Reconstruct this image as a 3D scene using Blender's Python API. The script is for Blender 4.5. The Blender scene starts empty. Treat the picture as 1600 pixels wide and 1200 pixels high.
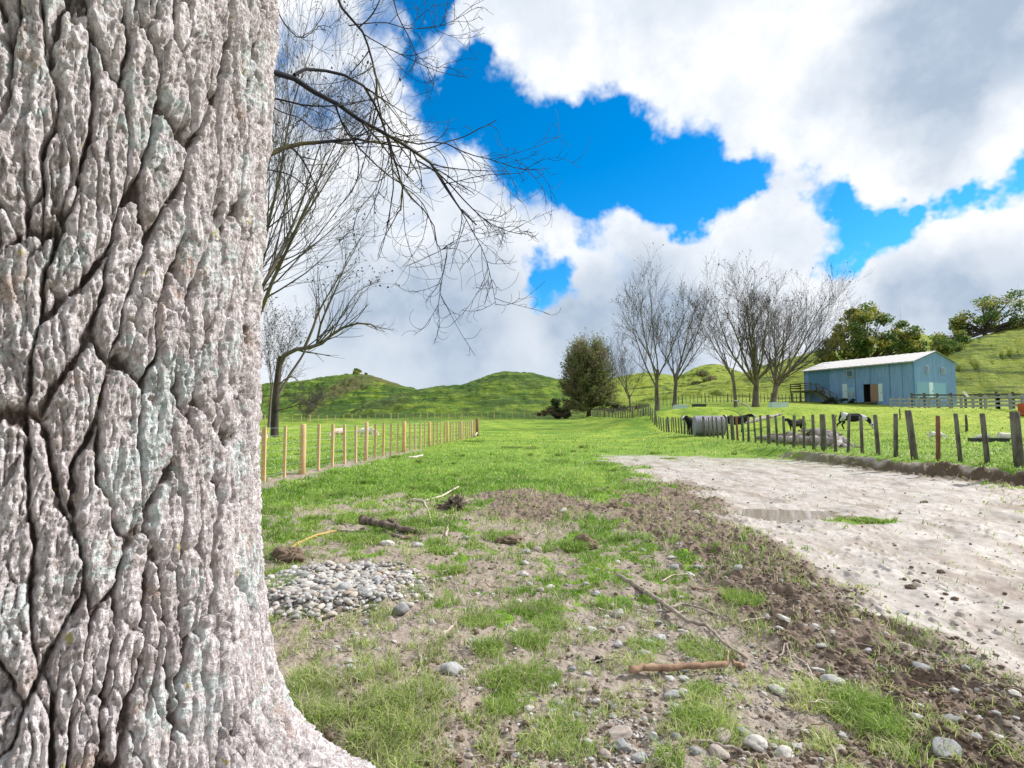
import bpy, math, random
import numpy as np
from mathutils import Vector, Matrix

S = bpy.context.scene
COL = S.collection
R = math.radians
random.seed(7)
rng = np.random.default_rng(11)

# ------------------------------------------------------------------ camera, sky, sun, exposure
EYE = 1.30
F = 844.0                       # focal length in units of a 1600 px wide frame
PITCH = math.atan(55.0 / F)
cam_d = bpy.data.cameras.new("camera")
cam_d.sensor_width = 36.0
cam_d.lens = F / 1600.0 * 36.0
cam_d.clip_start = 0.05
cam_d.clip_end = 5000
cam = bpy.data.objects.new("camera", cam_d)
COL.objects.link(cam)
cam.location = (0, 0, EYE)
cam.rotation_euler = (R(90) + PITCH, 0, 0)
S.camera = cam

def ray(u, v):
    dx, dy = u - 800.0, 600.0 - v
    c, s = math.cos(PITCH), math.sin(PITCH)
    return dx, F * c - dy * s, F * s + dy * c

def at(u, v, Y):
    """The point seen at (u, v) of the photo whose depth is Y metres."""
    x, y, z = ray(u, v)
    k = Y / y
    return Vector((x * k, Y, EYE + z * k))

def sdir(u, v):
    d = Vector(ray(u, v)); d.normalize(); return d

SUN_AZ, SUN_EL = R(16), R(39)     # azimuth from +X towards +Y
sun_dir = Vector((math.cos(SUN_EL) * math.cos(SUN_AZ), math.cos(SUN_EL) * math.sin(SUN_AZ), math.sin(SUN_EL)))
sun_l = bpy.data.lights.new("sun", 'SUN')
sun_l.energy = 5.0
sun_l.angle = R(0.6)
sun_l.color = (1.0, 0.955, 0.90)
sun = bpy.data.objects.new("sun", sun_l)
COL.objects.link(sun)
sun.rotation_euler = (-sun_dir).to_track_quat('-Z', 'Y').to_euler()

S.render.engine = 'CYCLES'
S.view_settings.view_transform = 'Standard'
S.view_settings.look = 'None'
S.view_settings.exposure = 0.36
S.view_settings.gamma = 1
S.cycles.max_bounces = 5
S.cycles.diffuse_bounces = 3
S.cycles.glossy_bounces = 2
S.cycles.transmission_bounces = 2
S.cycles.transparent_max_bounces = 4
S.cycles.use_denoising = True

# ------------------------------------------------------------------ node helper
class NT:
    def __init__(s, nt):
        s.nt = nt
        nt.nodes.clear()
    def n(s, t, **kw):
        nd = s.nt.nodes.new(t)
        for k, v in kw.items():
            setattr(nd, k, v)
        return nd
    def put(s, sock, v):
        if v is None:
            return
        if isinstance(v, bpy.types.NodeSocket):
            s.nt.links.new(v, sock)
        elif isinstance(v, (tuple, list, Vector)):
            v = tuple(v)
            if sock.type == 'RGBA' and len(v) == 3:
                v = v + (1,)
            sock.default_value = v
        else:
            if sock.type == 'RGBA':
                sock.default_value = (v, v, v, 1)
            elif sock.type == 'VECTOR':
                sock.default_value = (v, v, v)
            else:
                sock.default_value = v
    def math(s, op, a, b=None, c=None, clamp=False):
        m = s.n('ShaderNodeMath', operation=op, use_clamp=clamp)
        s.put(m.inputs[0], a); s.put(m.inputs[1], b); s.put(m.inputs[2], c)
        return m.outputs[0]
    def vmath(s, op, a, b=None, sc=None):
        m = s.n('ShaderNodeVectorMath', operation=op)
        s.put(m.inputs[0], a); s.put(m.inputs[1], b)
        if sc is not None: s.put(m.inputs[3], sc)
        return m.outputs[1] if op in ('DISTANCE', 'LENGTH', 'DOT_PRODUCT') else m.outputs[0]
    def noise(s, vec, scale, detail=4, rough=0.5, dist=0.0, out=0):
        m = s.n('ShaderNodeTexNoise')
        if vec is not None: s.put(m.inputs['Vector'], vec)
        s.put(m.inputs['Scale'], scale); s.put(m.inputs['Detail'], detail)
        s.put(m.inputs['Roughness'], rough); s.put(m.inputs['Distortion'], dist)
        return m.outputs[out]
    def voro(s, vec, scale, feature='F1', out=0):
        m = s.n('ShaderNodeTexVoronoi', feature=feature)
        if vec is not None: s.put(m.inputs['Vector'], vec)
        s.put(m.inputs['Scale'], scale)
        return m.outputs[out]
    def mapr(s, v, a, b, c=0.0, d=1.0, mode='SMOOTHSTEP'):
        m = s.n('ShaderNodeMapRange', interpolation_type=mode)
        s.put(m.inputs[0], v)
        for i, q in enumerate((a, b, c, d)): s.put(m.inputs[1 + i], q)
        return m.outputs[0]
    def mix(s, f, a, b, mode='MIX'):
        m = s.n('ShaderNodeMix', data_type='RGBA', blend_type=mode)
        s.put(m.inputs[0], f); s.put(m.inputs[6], a); s.put(m.inputs[7], b)
        return m.outputs[2]
    def scale(s, vec, sc):
        m = s.n('ShaderNodeMapping')
        s.put(m.inputs[0], vec); s.put(m.inputs['Scale'], sc)
        return m.outputs[0]
    def n_sep(s, v, i=0):
        q = s.n('ShaderNodeSeparateXYZ'); s.put(q.inputs[0], v); return q.outputs[i]
    def attr(s, name, out='Fac'):
        return s.n('ShaderNodeAttribute', attribute_name=name).outputs[out]
    def objco(s):
        return s.n('ShaderNodeTexCoord').outputs['Object']
    def pos(s):
        return s.n('ShaderNodeNewGeometry').outputs['Position']
    def rand(s):
        return s.n('ShaderNodeObjectInfo').outputs['Random']
    def bump(s, h, strength=0.5, dist=0.01, normal=None):
        b = s.n('ShaderNodeBump')
        s.put(b.inputs['Strength'], strength); s.put(b.inputs['Distance'], dist)
        s.put(b.inputs['Height'], h); s.put(b.inputs['Normal'], normal)
        return b.outputs[0]
    def out(s, shader):
        o = s.n('ShaderNodeOutputMaterial'); s.nt.links.new(shader, o.inputs[0])
    def bsdf(s, color, rough=0.8, normal=None, spec=0.3, metal=0.0):
        p = s.n('ShaderNodeBsdfPrincipled')
        s.put(p.inputs['Base Color'], color); s.put(p.inputs['Roughness'], rough)
        s.put(p.inputs['Specular IOR Level'], spec); s.put(p.inputs['Metallic'], metal)
        s.put(p.inputs['Normal'], normal)
        return p.outputs[0]

def mat(name):
    m = bpy.data.materials.new(name)
    m.use_nodes = True
    return m, NT(m.node_tree)

# ------------------------------------------------------------------ sky with cumulus (world, by direction)
W = bpy.data.worlds.new("World")
S.world = W
W.use_nodes = True
t = NT(W.node_tree)
sky = t.n('ShaderNodeTexSky', sky_type='NISHITA', sun_disc=False)
sky.sun_elevation = SUN_EL
sky.sun_rotation = R(90) - SUN_AZ
sky.air_density = 1.0; sky.dust_density = 0.3; sky.ozone_density = 2.5
hs = t.n('ShaderNodeHueSaturation')
hs.inputs['Hue'].default_value = 0.492; hs.inputs['Saturation'].default_value = 1.52; hs.inputs['Value'].default_value = 1.0
t.put(hs.inputs['Color'], sky.outputs[0])
blue = t.mix(1.0, hs.outputs[0], (0.088, 0.132, 0.148), 'MULTIPLY')
g = t.n('ShaderNodeTexCoord').outputs['Generated']
w1 = t.noise(g, 5.0, 5, 0.6, out=1)
gw = t.vmath('ADD', g, t.vmath('SCALE', t.vmath('SUBTRACT', w1, (0.5, 0.5, 0.5)), sc=0.22))
def blobs(vec, lst):
    acc = None
    for (u, v, r, a) in lst:
        d0 = Vector(ray(u, v)); cs = d0.y / d0.length; d0.normalize()
        rr = r / F * (cs ** 1.4)
        k = t.mapr(t.vmath('DISTANCE', vec, tuple(d0)), rr * 0.35, rr * 1.35, a, 0.0)
        acc = k if acc is None else t.math('ADD', acc, k)
    return acc
gaps = [(668, 0, 62, .9), (672, 70, 62, .95), (742, 122, 50, 1), (700, 185, 72, .9), (645, 260, 36, .35), (800, 205, 95, 1), (880, 235, 100, 1), (960, 245, 96, 1),
        (1030, 270, 92, 1), (945, 318, 52, .7), (1090, 300, 76, 1), (1150, 290, 50, .8), (1050, 350, 50, .8), (1075, 380, 38, .8),
        (1185, 272, 46, .85), (1280, 302, 44, .85), (1330, 312, 46, .9), (1398, 328, 54, 1), (1450, 318, 46, 1), (1500, 293, 46, .95), (1560, 277, 42, .95), (1625, 273, 48, 1),
        (1296, 393, 48, 1), (1240, 405, 28, .5), (850, 405, 44, .95), (858, 455, 40, .9), (480, 60, 70, .50), (530, 190, 70, .50),
        (590, 20, 60, .5), (440, 130, 60, .45), (660, -60, 90, 1), (1345, 370, 30, .6), (620, 330, 40, .2), (575, 110, 60, .25)]
blk = blobs(gw, gaps)
n1 = t.noise(t.vmath('ADD', g, (3.1, 1.7, 0.4)), 7.0, 9, 0.62)
n0 = t.noise(t.vmath('ADD', g, (7.3, 2.7, 5.4)), 2.0, 4, 0.5)
# far from the photographed part of the sky the noise alone breaks the clouds up
dens = t.math('SUBTRACT', t.math('ADD', t.math('MULTIPLY', n1, 1.15), 0.16), blk)
dens = t.math('ADD', dens, t.math('MULTIPLY', n0, 0.35))
n5 = t.noise(t.vmath('ADD', g, (6.1, 0.3, 2.2)), 15.0, 9, 0.66, 0.4)
dens = t.math('ADD', dens, t.math('MULTIPLY', t.math('SUBTRACT', n5, .5), .75))
cover = t.mapr(dens, 0.02, 0.80)
# cloud brightness: soft grey bellies
greys = [(1500, 60, 200, .95), (1340, 120, 110, .25), (1580, 430, 110, .55), (1420, 430, 70, .2), (960, 480, 120, .45), (640, 560, 180, .42), (800, 540, 180, .45),
         (1000, 540, 130, .45), (520, 470, 130, .2), (1480, 215, 80, .35), (1160, 150, 70, .2), (1080, 300, 50, .3), (730, 470, 100, .2), (1420, 500, 120, .5), (1100, 480, 120, .12)]
gb = blobs(gw, greys)
n2 = t.noise(t.vmath('ADD', g, (1.3, 9.2, 4.1)), 4.5, 7, 0.55)
gr = t.math('ADD', gb, t.mapr(n2, 0.40, 0.72, 0.02, 0.50))
gr = t.math('MINIMUM', gr, 1.0)
n3 = t.noise(g, 16.0, 6, 0.6)
ccol = t.mix(gr, (0.86, 0.87, 0.895), (0.35, 0.43, 0.54))
ccol = t.mix(t.mapr(n3, 0.38, 0.68, 0.0, 0.42), ccol, (0.53, 0.60, 0.69))
sepd = t.n('ShaderNodeSeparateXYZ'); t.put(sepd.inputs[0], g)
ccol = t.mix(t.mapr(sepd.outputs[2], 0.0, 0.20, 0.42, 0.0), ccol, (0.47, 0.55, 0.64))
col = t.mix(cover, blue, ccol)
bg = t.n('ShaderNodeBackground')
t.put(bg.inputs[0], col); bg.inputs[1].default_value = 1.0
wo = t.n('ShaderNodeOutputWorld')
t.nt.links.new(bg.outputs[0], wo.inputs[0])
W.cycles.sampling_method = 'MANUAL'
W.cycles.sample_map_resolution = 512

# ------------------------------------------------------------------ numpy noise
_T3 = rng.random((64, 64, 64)).astype(np.float32)
_T2 = rng.random((256, 256)).astype(np.float32)
_T2b = rng.random((256, 256, 4)).astype(np.float32)
def _fade(f): return f * f * f * (f * (f * 6 - 15) + 10)
def vn2(x, y, s=0):
    x = np.asarray(x, np.float32) + s * 17.31; y = np.asarray(y, np.float32) + s * 9.17
    ix = np.floor(x).astype(np.int32); iy = np.floor(y).astype(np.int32)
    fx = _fade(x - ix); fy = _fade(y - iy)
    a = ix & 255; b = iy & 255; a1 = (a + 1) & 255; b1 = (b + 1) & 255
    return ((_T2[a, b] * (1 - fx) + _T2[a1, b] * fx) * (1 - fy) + (_T2[a, b1] * (1 - fx) + _T2[a1, b1] * fx) * fy) * 2 - 1
def fbm2(x, y, o=4, s=0, g=0.5, l=2.03):
    r = 0; a = 1.0; t_ = 0
    for i in range(o):
        r = r + a * vn2(x, y, s + i * 3); t_ += a
        x = x * l; y = y * l; a *= g
    return r / t_ * 1.5
def voro2(x, y, s=0, jit=0.9):
    """F1, F2, offset to the nearest point (dx, dy) and three random values of its cell."""
    x = np.asarray(x, np.float32) + s * 31.7; y = np.asarray(y, np.float32) + s * 13.3
    ix = np.floor(x).astype(np.int32); iy = np.floor(y).astype(np.int32)
    sh = np.broadcast(x, y).shape
    f1 = np.full(sh, 9, np.float32); f2 = np.full(sh, 9, np.float32)
    ox = np.zeros(sh, np.float32); oy = np.zeros(sh, np.float32)
    ca = np.zeros(sh, np.int32); cb = np.zeros(sh, np.int32)
    for i in (-1, 0, 1):
        for j in (-1, 0, 1):
            a = (ix + i) & 255; b = (iy + j) & 255
            q = _T2b[a, b]
            dx = ix + i + 0.5 + (q[..., 0] - 0.5) * jit - x
            dy = iy + j + 0.5 + (q[..., 1] - 0.5) * jit - y
            d = dx * dx + dy * dy
            m = d < f1
            f2 = np.where(m, f1, np.minimum(f2, d))
            ox = np.where(m, dx, ox); oy = np.where(m, dy, oy)
            ca = np.where(m, a, ca); cb = np.where(m, b, cb)
            f1 = np.where(m, d, f1)
    q = _T2b[ca, cb]
    return np.sqrt(f1), np.sqrt(f2), ox, oy, q[..., 2], q[..., 3], _T2[cb, ca]
def ss(a, b, x):
    t_ = np.clip((x - a) / (b - a), 0, 1)
    return t_ * t_ * (3 - 2 * t_)

# ------------------------------------------------------------------ object helpers
def link(o):
    COL.objects.link(o); return o
def tag(o, label=None, cat=None, group=None, kind=None):
    if label: o['label'] = label
    if cat: o['category'] = cat
    if group: o['group'] = group
    if kind: o['kind'] = kind
    return o
def thing(name, label, cat, loc=(0, 0, 0), rz=0.0, group=None):
    o = link(bpy.data.objects.new(name, None))
    o.empty_display_size = 0.2
    o.location = loc; o.rotation_euler = (0, 0, rz)
    return tag(o, label, cat, group)
def np_mesh(name, verts, faces_list, mats, smooth=False, attrs=None):
    """faces_list: list of int arrays (n, k)."""
    me = bpy.data.meshes.new(name)
    verts = np.asarray(verts, np.float32)
    me.vertices.add(len(verts)); me.vertices.foreach_set('co', verts.ravel())
    idx = np.concatenate([f.ravel() for f in faces_list]).astype(np.int32)
    cnt = np.concatenate([np.full(len(f), f.shape[1], np.int32) for f in faces_list])
    st = np.concatenate([[0], np.cumsum(cnt)[:-1]]).astype(np.int32)
    me.loops.add(len(idx)); me.loops.foreach_set('vertex_index', idx)
    me.polygons.add(len(cnt)); me.polygons.foreach_set('loop_start', st)
    me.polygons.foreach_set('loop_total', cnt)
    me.update(calc_edges=True)
    if smooth: me.polygons.foreach_set('use_smooth', np.ones(len(cnt), bool))
    for k, a in (attrs or {}).items():
        at_ = me.attributes.new(k, 'FLOAT', 'POINT'); at_.data.foreach_set('value', np.asarray(a, np.float32).ravel())
    for m in (mats if isinstance(mats, (list, tuple)) else [mats]): me.materials.append(m)
    return me
def obj(name, me, parent=None, loc=None, rot=None):
    o = link(bpy.data.objects.new(name, me))
    if parent is not None: o.parent = parent
    if loc is not None: o.location = loc
    if rot is not None: o.rotation_euler = rot
    return o

class MB:
    """collects simple shapes into one mesh"""
    def __init__(s): s.v = []; s.f = []
    def add(s, vs, fs):
        o = len(s.v); s.v += [tuple(v) for v in vs]; s.f += [tuple(i + o for i in f) for f in fs]
    def box(s, x0, x1, y0, y1, z0, z1, M=None):
        vs = [Vector((x, y, z)) for z in (z0, z1) for y in (y0, y1) for x in (x0, x1)]
        if M is not None: vs = [M @ v for v in vs]
        s.add(vs, [(0, 2, 3, 1), (4, 5, 7, 6), (0, 1, 5, 4), (2, 6, 7, 3), (0, 4, 6, 2), (1, 3, 7, 5)])
    def bar(s, a, b, w, h=None):
        h = h or w
        a = Vector(a); b = Vector(b); d = b - a; L = d.length
        q = d.to_track_quat('Z', 'Y').to_matrix().to_4x4()
        s.box(-w / 2, w / 2, -h / 2, h / 2, 0, L, Matrix.Translation(a) @ q)
    def tube(s, pts, rad, k=6, cap=True):
        pts = [Vector(p) for p in pts]
        n = len(pts)
        if not hasattr(rad, '__len__'): rad = [rad] * n
        o = len(s.v); up = Vector((0.13, 0.21, 1)).normalized()
        for i, p in enumerate(pts):
            d = (pts[min(i + 1, n - 1)] - pts[max(i - 1, 0)])
            if d.length < 1e-9: d = Vector((0, 0, 1))
            d.normalize()
            a = d.cross(up if abs(d.dot(up)) < 0.9 else Vector((1, 0, 0))).normalized(); b = d.cross(a)
            for j in range(k):
                an = 2 * math.pi * j / k
                q = p + (a * math.cos(an) + b * math.sin(an)) * rad[i]
                s.v.append((q.x, q.y, q.z))
        for i in range(n - 1):
            for j in range(k):
                j1 = (j + 1) % k
                s.f.append((o + i * k + j, o + i * k + j1, o + (i + 1) * k + j1, o + (i + 1) * k + j))
        if cap:
            s.f.append(tuple(o + j for j in range(k))[::-1]); s.f.append(tuple(o + (n - 1) * k + j for j in range(k)))
    def mesh(s, name, m, smooth=False):
        me = bpy.data.meshes.new(name); me.from_pydata(s.v, [], s.f); me.update()
        if smooth: me.polygons.foreach_set('use_smooth', [True] * len(me.polygons))
        if m is not None: me.materials.append(m)
        return me
    def build(s, name, m, parent=None, loc=None, rot=None, smooth=False):
        return obj(name, s.mesh(name, m, smooth), parent, loc, rot)

# ------------------------------------------------------------------ terrain
FENCE_R = np.array([(11.6, 6.0), (10.75, 11.4), (10.3, 13.9), (10.05, 17.0), (10.15, 20.0), (11.0, 28.0), (12.2, 42.0), (12.9, 55.0), (12.6, 85.0)], np.float32)
def seg_sd(x, y, pl):
    """distance to a polyline; sign + on its right-hand (+x) side; plus arc parameter index"""
    best = np.full(np.shape(x), 1e9, np.float32); sg = np.zeros(np.shape(x), np.float32)
    for (ax, ay), (bx, by) in zip(pl[:-1], pl[1:]):
        dx, dy = bx - ax, by - ay
        t_ = np.clip(((x - ax) * dx + (y - ay) * dy) / (dx * dx + dy * dy), 0, 1)
        d = np.hypot(x - ax - t_ * dx, y - ay - t_ * dy)
        s_ = (x - ax) * dy - (y - ay) * dx
        m = d < best
        best = np.where(m, d, best); sg = np.where(m, np.sign(s_), sg)
    return best * sg
def poly_sd(x, y, P):
    """signed distance to polygon, + inside"""
    inside = np.zeros(np.shape(x), bool); best = np.full(np.shape(x), 1e9, np.float32)
    n = len(P)
    for i in range(n):
        ax, ay = P[i]; bx, by = P[(i + 1) % n]
        dx, dy = bx - ax, by - ay
        t_ = np.clip(((x - ax) * dx + (y - ay) * dy) / (dx * dx + dy * dy + 1e-9), 0, 1)
        best = np.minimum(best, np.hypot(x - ax - t_ * dx, y - ay - t_ * dy))
        c = (ay > y) != (by > y)
        inside ^= c & (x < dx * (y - ay) / (dy if abs(dy) > 1e-9 else 1e-9) + ax)
    return np.where(inside, best, -best)
def G0(u, v, z=0.0):
    x, y, zz = ray(u, v)
    k = (z - EYE) / zz
    return (x * k, y * k)
def prof(t_, pts):
    us = np.array([(p[0] - 800.0) / F for p in pts]); el = np.array([(655.0 - p[1]) / F for p in pts])
    # smooth the profile a little
    r = 0
    for d in (-0.008, 0, 0.008): r = r + np.interp(t_ + d, us, el)
    return r / 3
HILLS = [  # D, start, profile of the skyline, undulation
    (320, 190, [(-900, 600), (200, 612), (380, 604), (440, 600), (470, 597), (500, 592), (540, 588), (575, 588), (600, 595), (640, 608), (680, 620), (750, 640), (800, 660), (2600, 660)], 1.6),
    (180, 102, [(-900, 640), (300, 668), (470, 668), (530, 654), (575, 630), (625, 619), (650, 611), (690, 606), (725, 602), (750, 593), (775, 585), (805, 582), (835, 585), (860, 592), (905, 600), (960, 612), (1020, 640), (1060, 660), (2600, 660)], 1.1),
    (270, 150, [(-900, 665), (820, 665), (900, 600), (960, 592), (1000, 585), (1025, 584), (1060, 590), (1087, 577), (1112, 571), (1130, 573), (1150, 581), (1210, 600), (1300, 590), (1400, 530), (1441, 525), (1470, 530), (1520, 550), (2600, 560)], 1.2),
    (135, 72, [(-900, 668), (930, 660), (960, 645), (1000, 628), (1050, 612), (1090, 603), (1150, 591), (1194, 573), (1257, 557), (1300, 551), (1400, 548), (1450, 549), (1500, 556), (1600, 560), (2600, 560)], 0.9),
    (112, 70, [(-900, 700), (1330, 690), (1390, 620), (1430, 582), (1476, 553), (1505, 541), (1536, 528), (1600, 513), (1700, 496), (1900, 480), (2600, 470)], 1.0),
]
def terrain(x, y):
    x = np.asarray(x, np.float32); y = np.asarray(y, np.float32)
    yy = np.maximum(y, 6.0)
    t_ = np.clip(x / yy, -2.2, 2.2)
    z = 1.4 * ss(45, 95, y)
    sd = seg_sd(x, y, FENCE_R)
    bw = 0.30 + 3.0 * ss(17, 30, y)
    wob = 0.16 * vn2(x * 1.3, y * 1.3, 4) + 0.08 * vn2(x * 4, y * 4, 5)
    z = z + (0.26 + .10 * ss(-.5, 1.5, sd)) * ss(-0.62 - bw + wob * 1.0, -0.50 + wob, sd) * (y > 0) * (1 - ss(45, 60, y) * 0.6)
    y0 = 43.0 - 10 * ss(0.6, 0.95, t_)
    ter = ss(0.10, 0.34, t_) * ss(0, 7.5, y - y0 + 1.0 * vn2(x * .12, y * .02, 8))
    z = z + ter * (1.85 + 0.035 * np.clip(y - 50, -12, 60))
    z = z + ter * 0.22 * ss(5.5, 7.5, y - y0) * (1 - ss(7.5, 10, y - y0))
    for i, (D, st, pr, am) in enumerate(HILLS):
        el = prof(t_, pr)
        Dw = D * (1 + 0.05 * np.sin(t_ * 9 + i))
        top = EYE + el * Dw
        gq = ss(st, D, y / Dw * D) ** 0.8
        und = am * (1.1 * fbm2(x / 22, y / 14, 3, 20 + i) + 1.0 * (1 - np.abs(fbm2(x / 11 + 3, y / 4 + t_ * 4, 3, 30 + i)) * 2) + 1.3 * fbm2(x / 5.5, y / 6, 3, 90 + i, .6) + 1.0 * (1 - 2 * np.abs(fbm2(x / 6.5 + .6 * fbm2(x / 9, y / 9, 2, 97), (y * .5 + top * gq * 3) / 5.0, 3, 95 + i, .55))))
        hz = top * gq * (1 - 0.45 * ss(Dw * 1.02, Dw * 1.8, y)) + und * gq * (1 - gq ** 3 * 0.82)
        z = np.where(y > 30, np.maximum(z, hz - (1 - gq) * 1.5 * (y > st)), z)
    z = np.where(y > 40, z + 0.05 * vn2(x / 2.2, y / 2.2, 9), z)
    back = np.hypot(x, np.minimum(y, 0))
    z = z + ss(60, 400, back) * 25 * (y < 5) + 0 * x
    return z

def GP(u, v):
    """ground point under pixel (u, v) by marching along the ray"""
    x, y, zz = ray(u, v)
    Y = np.concatenate([np.arange(1.5, 60, .02), np.arange(60, 400, .2)]).astype(np.float32)
    X = x / y * Y; Z = EYE + zz / y * Y
    h = terrain(X, Y)
    k = np.argmax(h >= Z)
    if h[k] < Z[k]: k = len(Y) - 1
    return Vector((float(X[k]), float(Y[k]), float(h[k])))

# polygons of what lies on the ground, in metres
TRACK = [G0(*p) for p in [(940, 712), (1010, 711), (1100, 712), (1200, 716), (1300, 722), (1400, 732), (1480, 742), (1540, 756), (1640, 778), (1900, 850), (2600, 1100), (2600, 1500), (1900, 1400), (1600, 1120), (1500, 1045), (1400, 965), (1330, 915), (1270, 868), (1210, 830), (1150, 800), (1100, 772), (1050, 750), (1000, 732)]]
DARK = [G0(*p) for p in [(1000, 745), (1060, 745), (1120, 770), (1200, 815), (1290, 875), (1400, 960), (1510, 1040), (1640, 1130), (1640, 1290), (1450, 1280), (1330, 1160), (1290, 1080), (1230, 1030), (1180, 985), (1120, 950), (1080, 900), (1040, 850), (960, 800), (940, 770)]]
DARK2 = [G0(*p) for p in [(740, 775), (830, 770), (930, 785), (980, 800), (900, 820), (800, 815), (740, 800)]]
LUSH = [G0(*p) for p in [(200, 700), (200, 820), (430, 800), (560, 765), (700, 775), (800, 768), (900, 785), (1020, 778), (1040, 760), (990, 735), (940, 715), (1000, 705), (1400, 716), (1400, 690), (1000, 664), (500, 664)]]
SOIL = [G0(*p) for p in [(420, 985), (560, 965), (640, 975), (720, 985), (735, 1030), (715, 1080), (760, 1130), (640, 1135), (520, 1090), (300, 1060), (200, 1000)]]
STONY = [G0(*p) for p in [(820, 1000), (950, 960), (1100, 960), (1180, 1010), (1200, 1100), (1280, 1180), (1300, 1280), (820, 1280), (840, 1100)]]
PILE_C = G0(528, 922); PILE_R = (0.62, 0.55)
STRIP = [G0(*p) for p in [(770, 900), (890, 910), (900, 960), (880, 1040), (870, 1100), (840, 1200), (820, 1280), (740, 1280), (760, 1160), (765, 1060), (740, 970)]]
ROOTG = [G0(*p) for p in [(440, 1052), (500, 1058), (560, 1085), (620, 1112), (690, 1140), (740, 1175), (660, 1195), (440, 1180)]]

def masks(x, y):
    """grass density, pale track, churned dark mud, pebbles; all 0..1"""
    wx = x + 0.35 * fbm2(x * 0.9, y * 0.9, 3, 40) * np.clip(y / 6, .3, 1.6); wy = y + 0.35 * fbm2(x * 0.9, y * 0.9, 3, 44) * np.clip(y / 6, .3, 2)
    tr = ss(-0.30, 0.30, poly_sd(wx, wy, TRACK) + 0.25 * fbm2(x * 3, y * 3, 3, 46))
    dk = np.maximum(ss(-0.25, 0.25, poly_sd(wx, wy, DARK)), ss(-0.3, 0.3, poly_sd(wx, wy, DARK2)))
    so = ss(-0.15, 0.2, poly_sd(wx, wy, SOIL))
    st = ss(-0.2, 0.2, poly_sd(wx, wy, STONY))
    lu = ss(-0.8, 0.8, poly_sd(wx, wy, LUSH))
    sp = ss(-0.15, 0.25, poly_sd(wx, wy, STRIP))
    rg = ss(-0.05, 0.12, poly_sd(x + .05 * vn2(x * 9, y * 9, 3), y, ROOTG))
    pl = 1 - ss(0.75, 1.1, np.hypot((x - PILE_C[0]) / PILE_R[0], (y - PILE_C[1]) / PILE_R[1]) + 0.18 * vn2(x * 6, y * 6, 48))
    n_ = fbm2(x * 3.4, y * 3.4, 5, 50, 0.8, 2.2)
    n2_ = fbm2(x * 0.7, y * 0.7, 3, 55)
    g_ = 0.50 + 0.62 * lu + 0.10 * sp - 0.22 * (1 - ss(3.0, 6.5, y)) - 0.48 * dk - 0.55 * so - 0.42 * st * (1 - sp) - 1.2 * pl + 0.22 * n2_ * (1 - lu * .6) + 0.6 * ss(14, 24, y)
    g_ = g_ - 0.8 * dk * ss(0, 5, wx - 2.2) * 0.4
    g_ = ss(0.26, 0.74, g_ + 0.62 * n_)
    pad = ss(-0.55, -0.35, seg_sd(x, y, FENCE_R)) * (y > 0)
    tr = tr * (1 - pad)
    isl = 1 - ss(0.6, 1.1, np.hypot((x - ISL[0]) / 0.55, (y - ISL[1]) / 0.22) + .2 * vn2(x * 8, y * 8, 60))
    gt = 0.55 * ss(0.55, 0.8, fbm2(x * 1.7, y * 1.7, 3, 62))
    g_ = g_ * (1 - tr) + tr * np.maximum(isl, gt * 0.5)
    g_ = np.maximum(g_, rg * (.0 + .5 * ss(-.3, .4, n_)))
    g_ = g_ * (1 - pl)
    # bare cut face of the bank beside the track
    sdf = seg_sd(x, y, FENCE_R)
    bankface = ss(-1.15, -0.95, sdf) * (1 - ss(-0.62, -0.45, sdf + 0.12 * vn2(x * 3, y * 3, 64))) * (1 - ss(15, 20, y)) * ss(3, 7, y)
    g_ = np.where(pad > 0, np.maximum(g_, pad * (0.75 + .25 * n_)), g_) * (1 - 0.9 * bankface)
    g_ = np.where(y > 30, np.maximum(g_, 0.93), g_)
    g_ = np.where(np.hypot(x, y) < 1.2, 0.4, g_)
    fl = 1 - ss(0.15, 0.7, np.abs(seg_sd(x, y, np.array([(-6.0, 3.0), (-5.1, 11.4), (-2.6, 42.0)]))) + .35 * vn2(x * 1.5, y * 1.5, 66))
    g_ = g_ * (1 - 0.75 * fl * (y < 24) * (y > 8))
    return np.clip(g_, 0, 1), tr, np.clip(dk + bankface, 0, 1), np.clip(pl + 0.6 * st + 0.25 * so, 0, 1), bankface, pl
ISL = G0(1345, 812)
PUD = G0(1205, 797)

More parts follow.
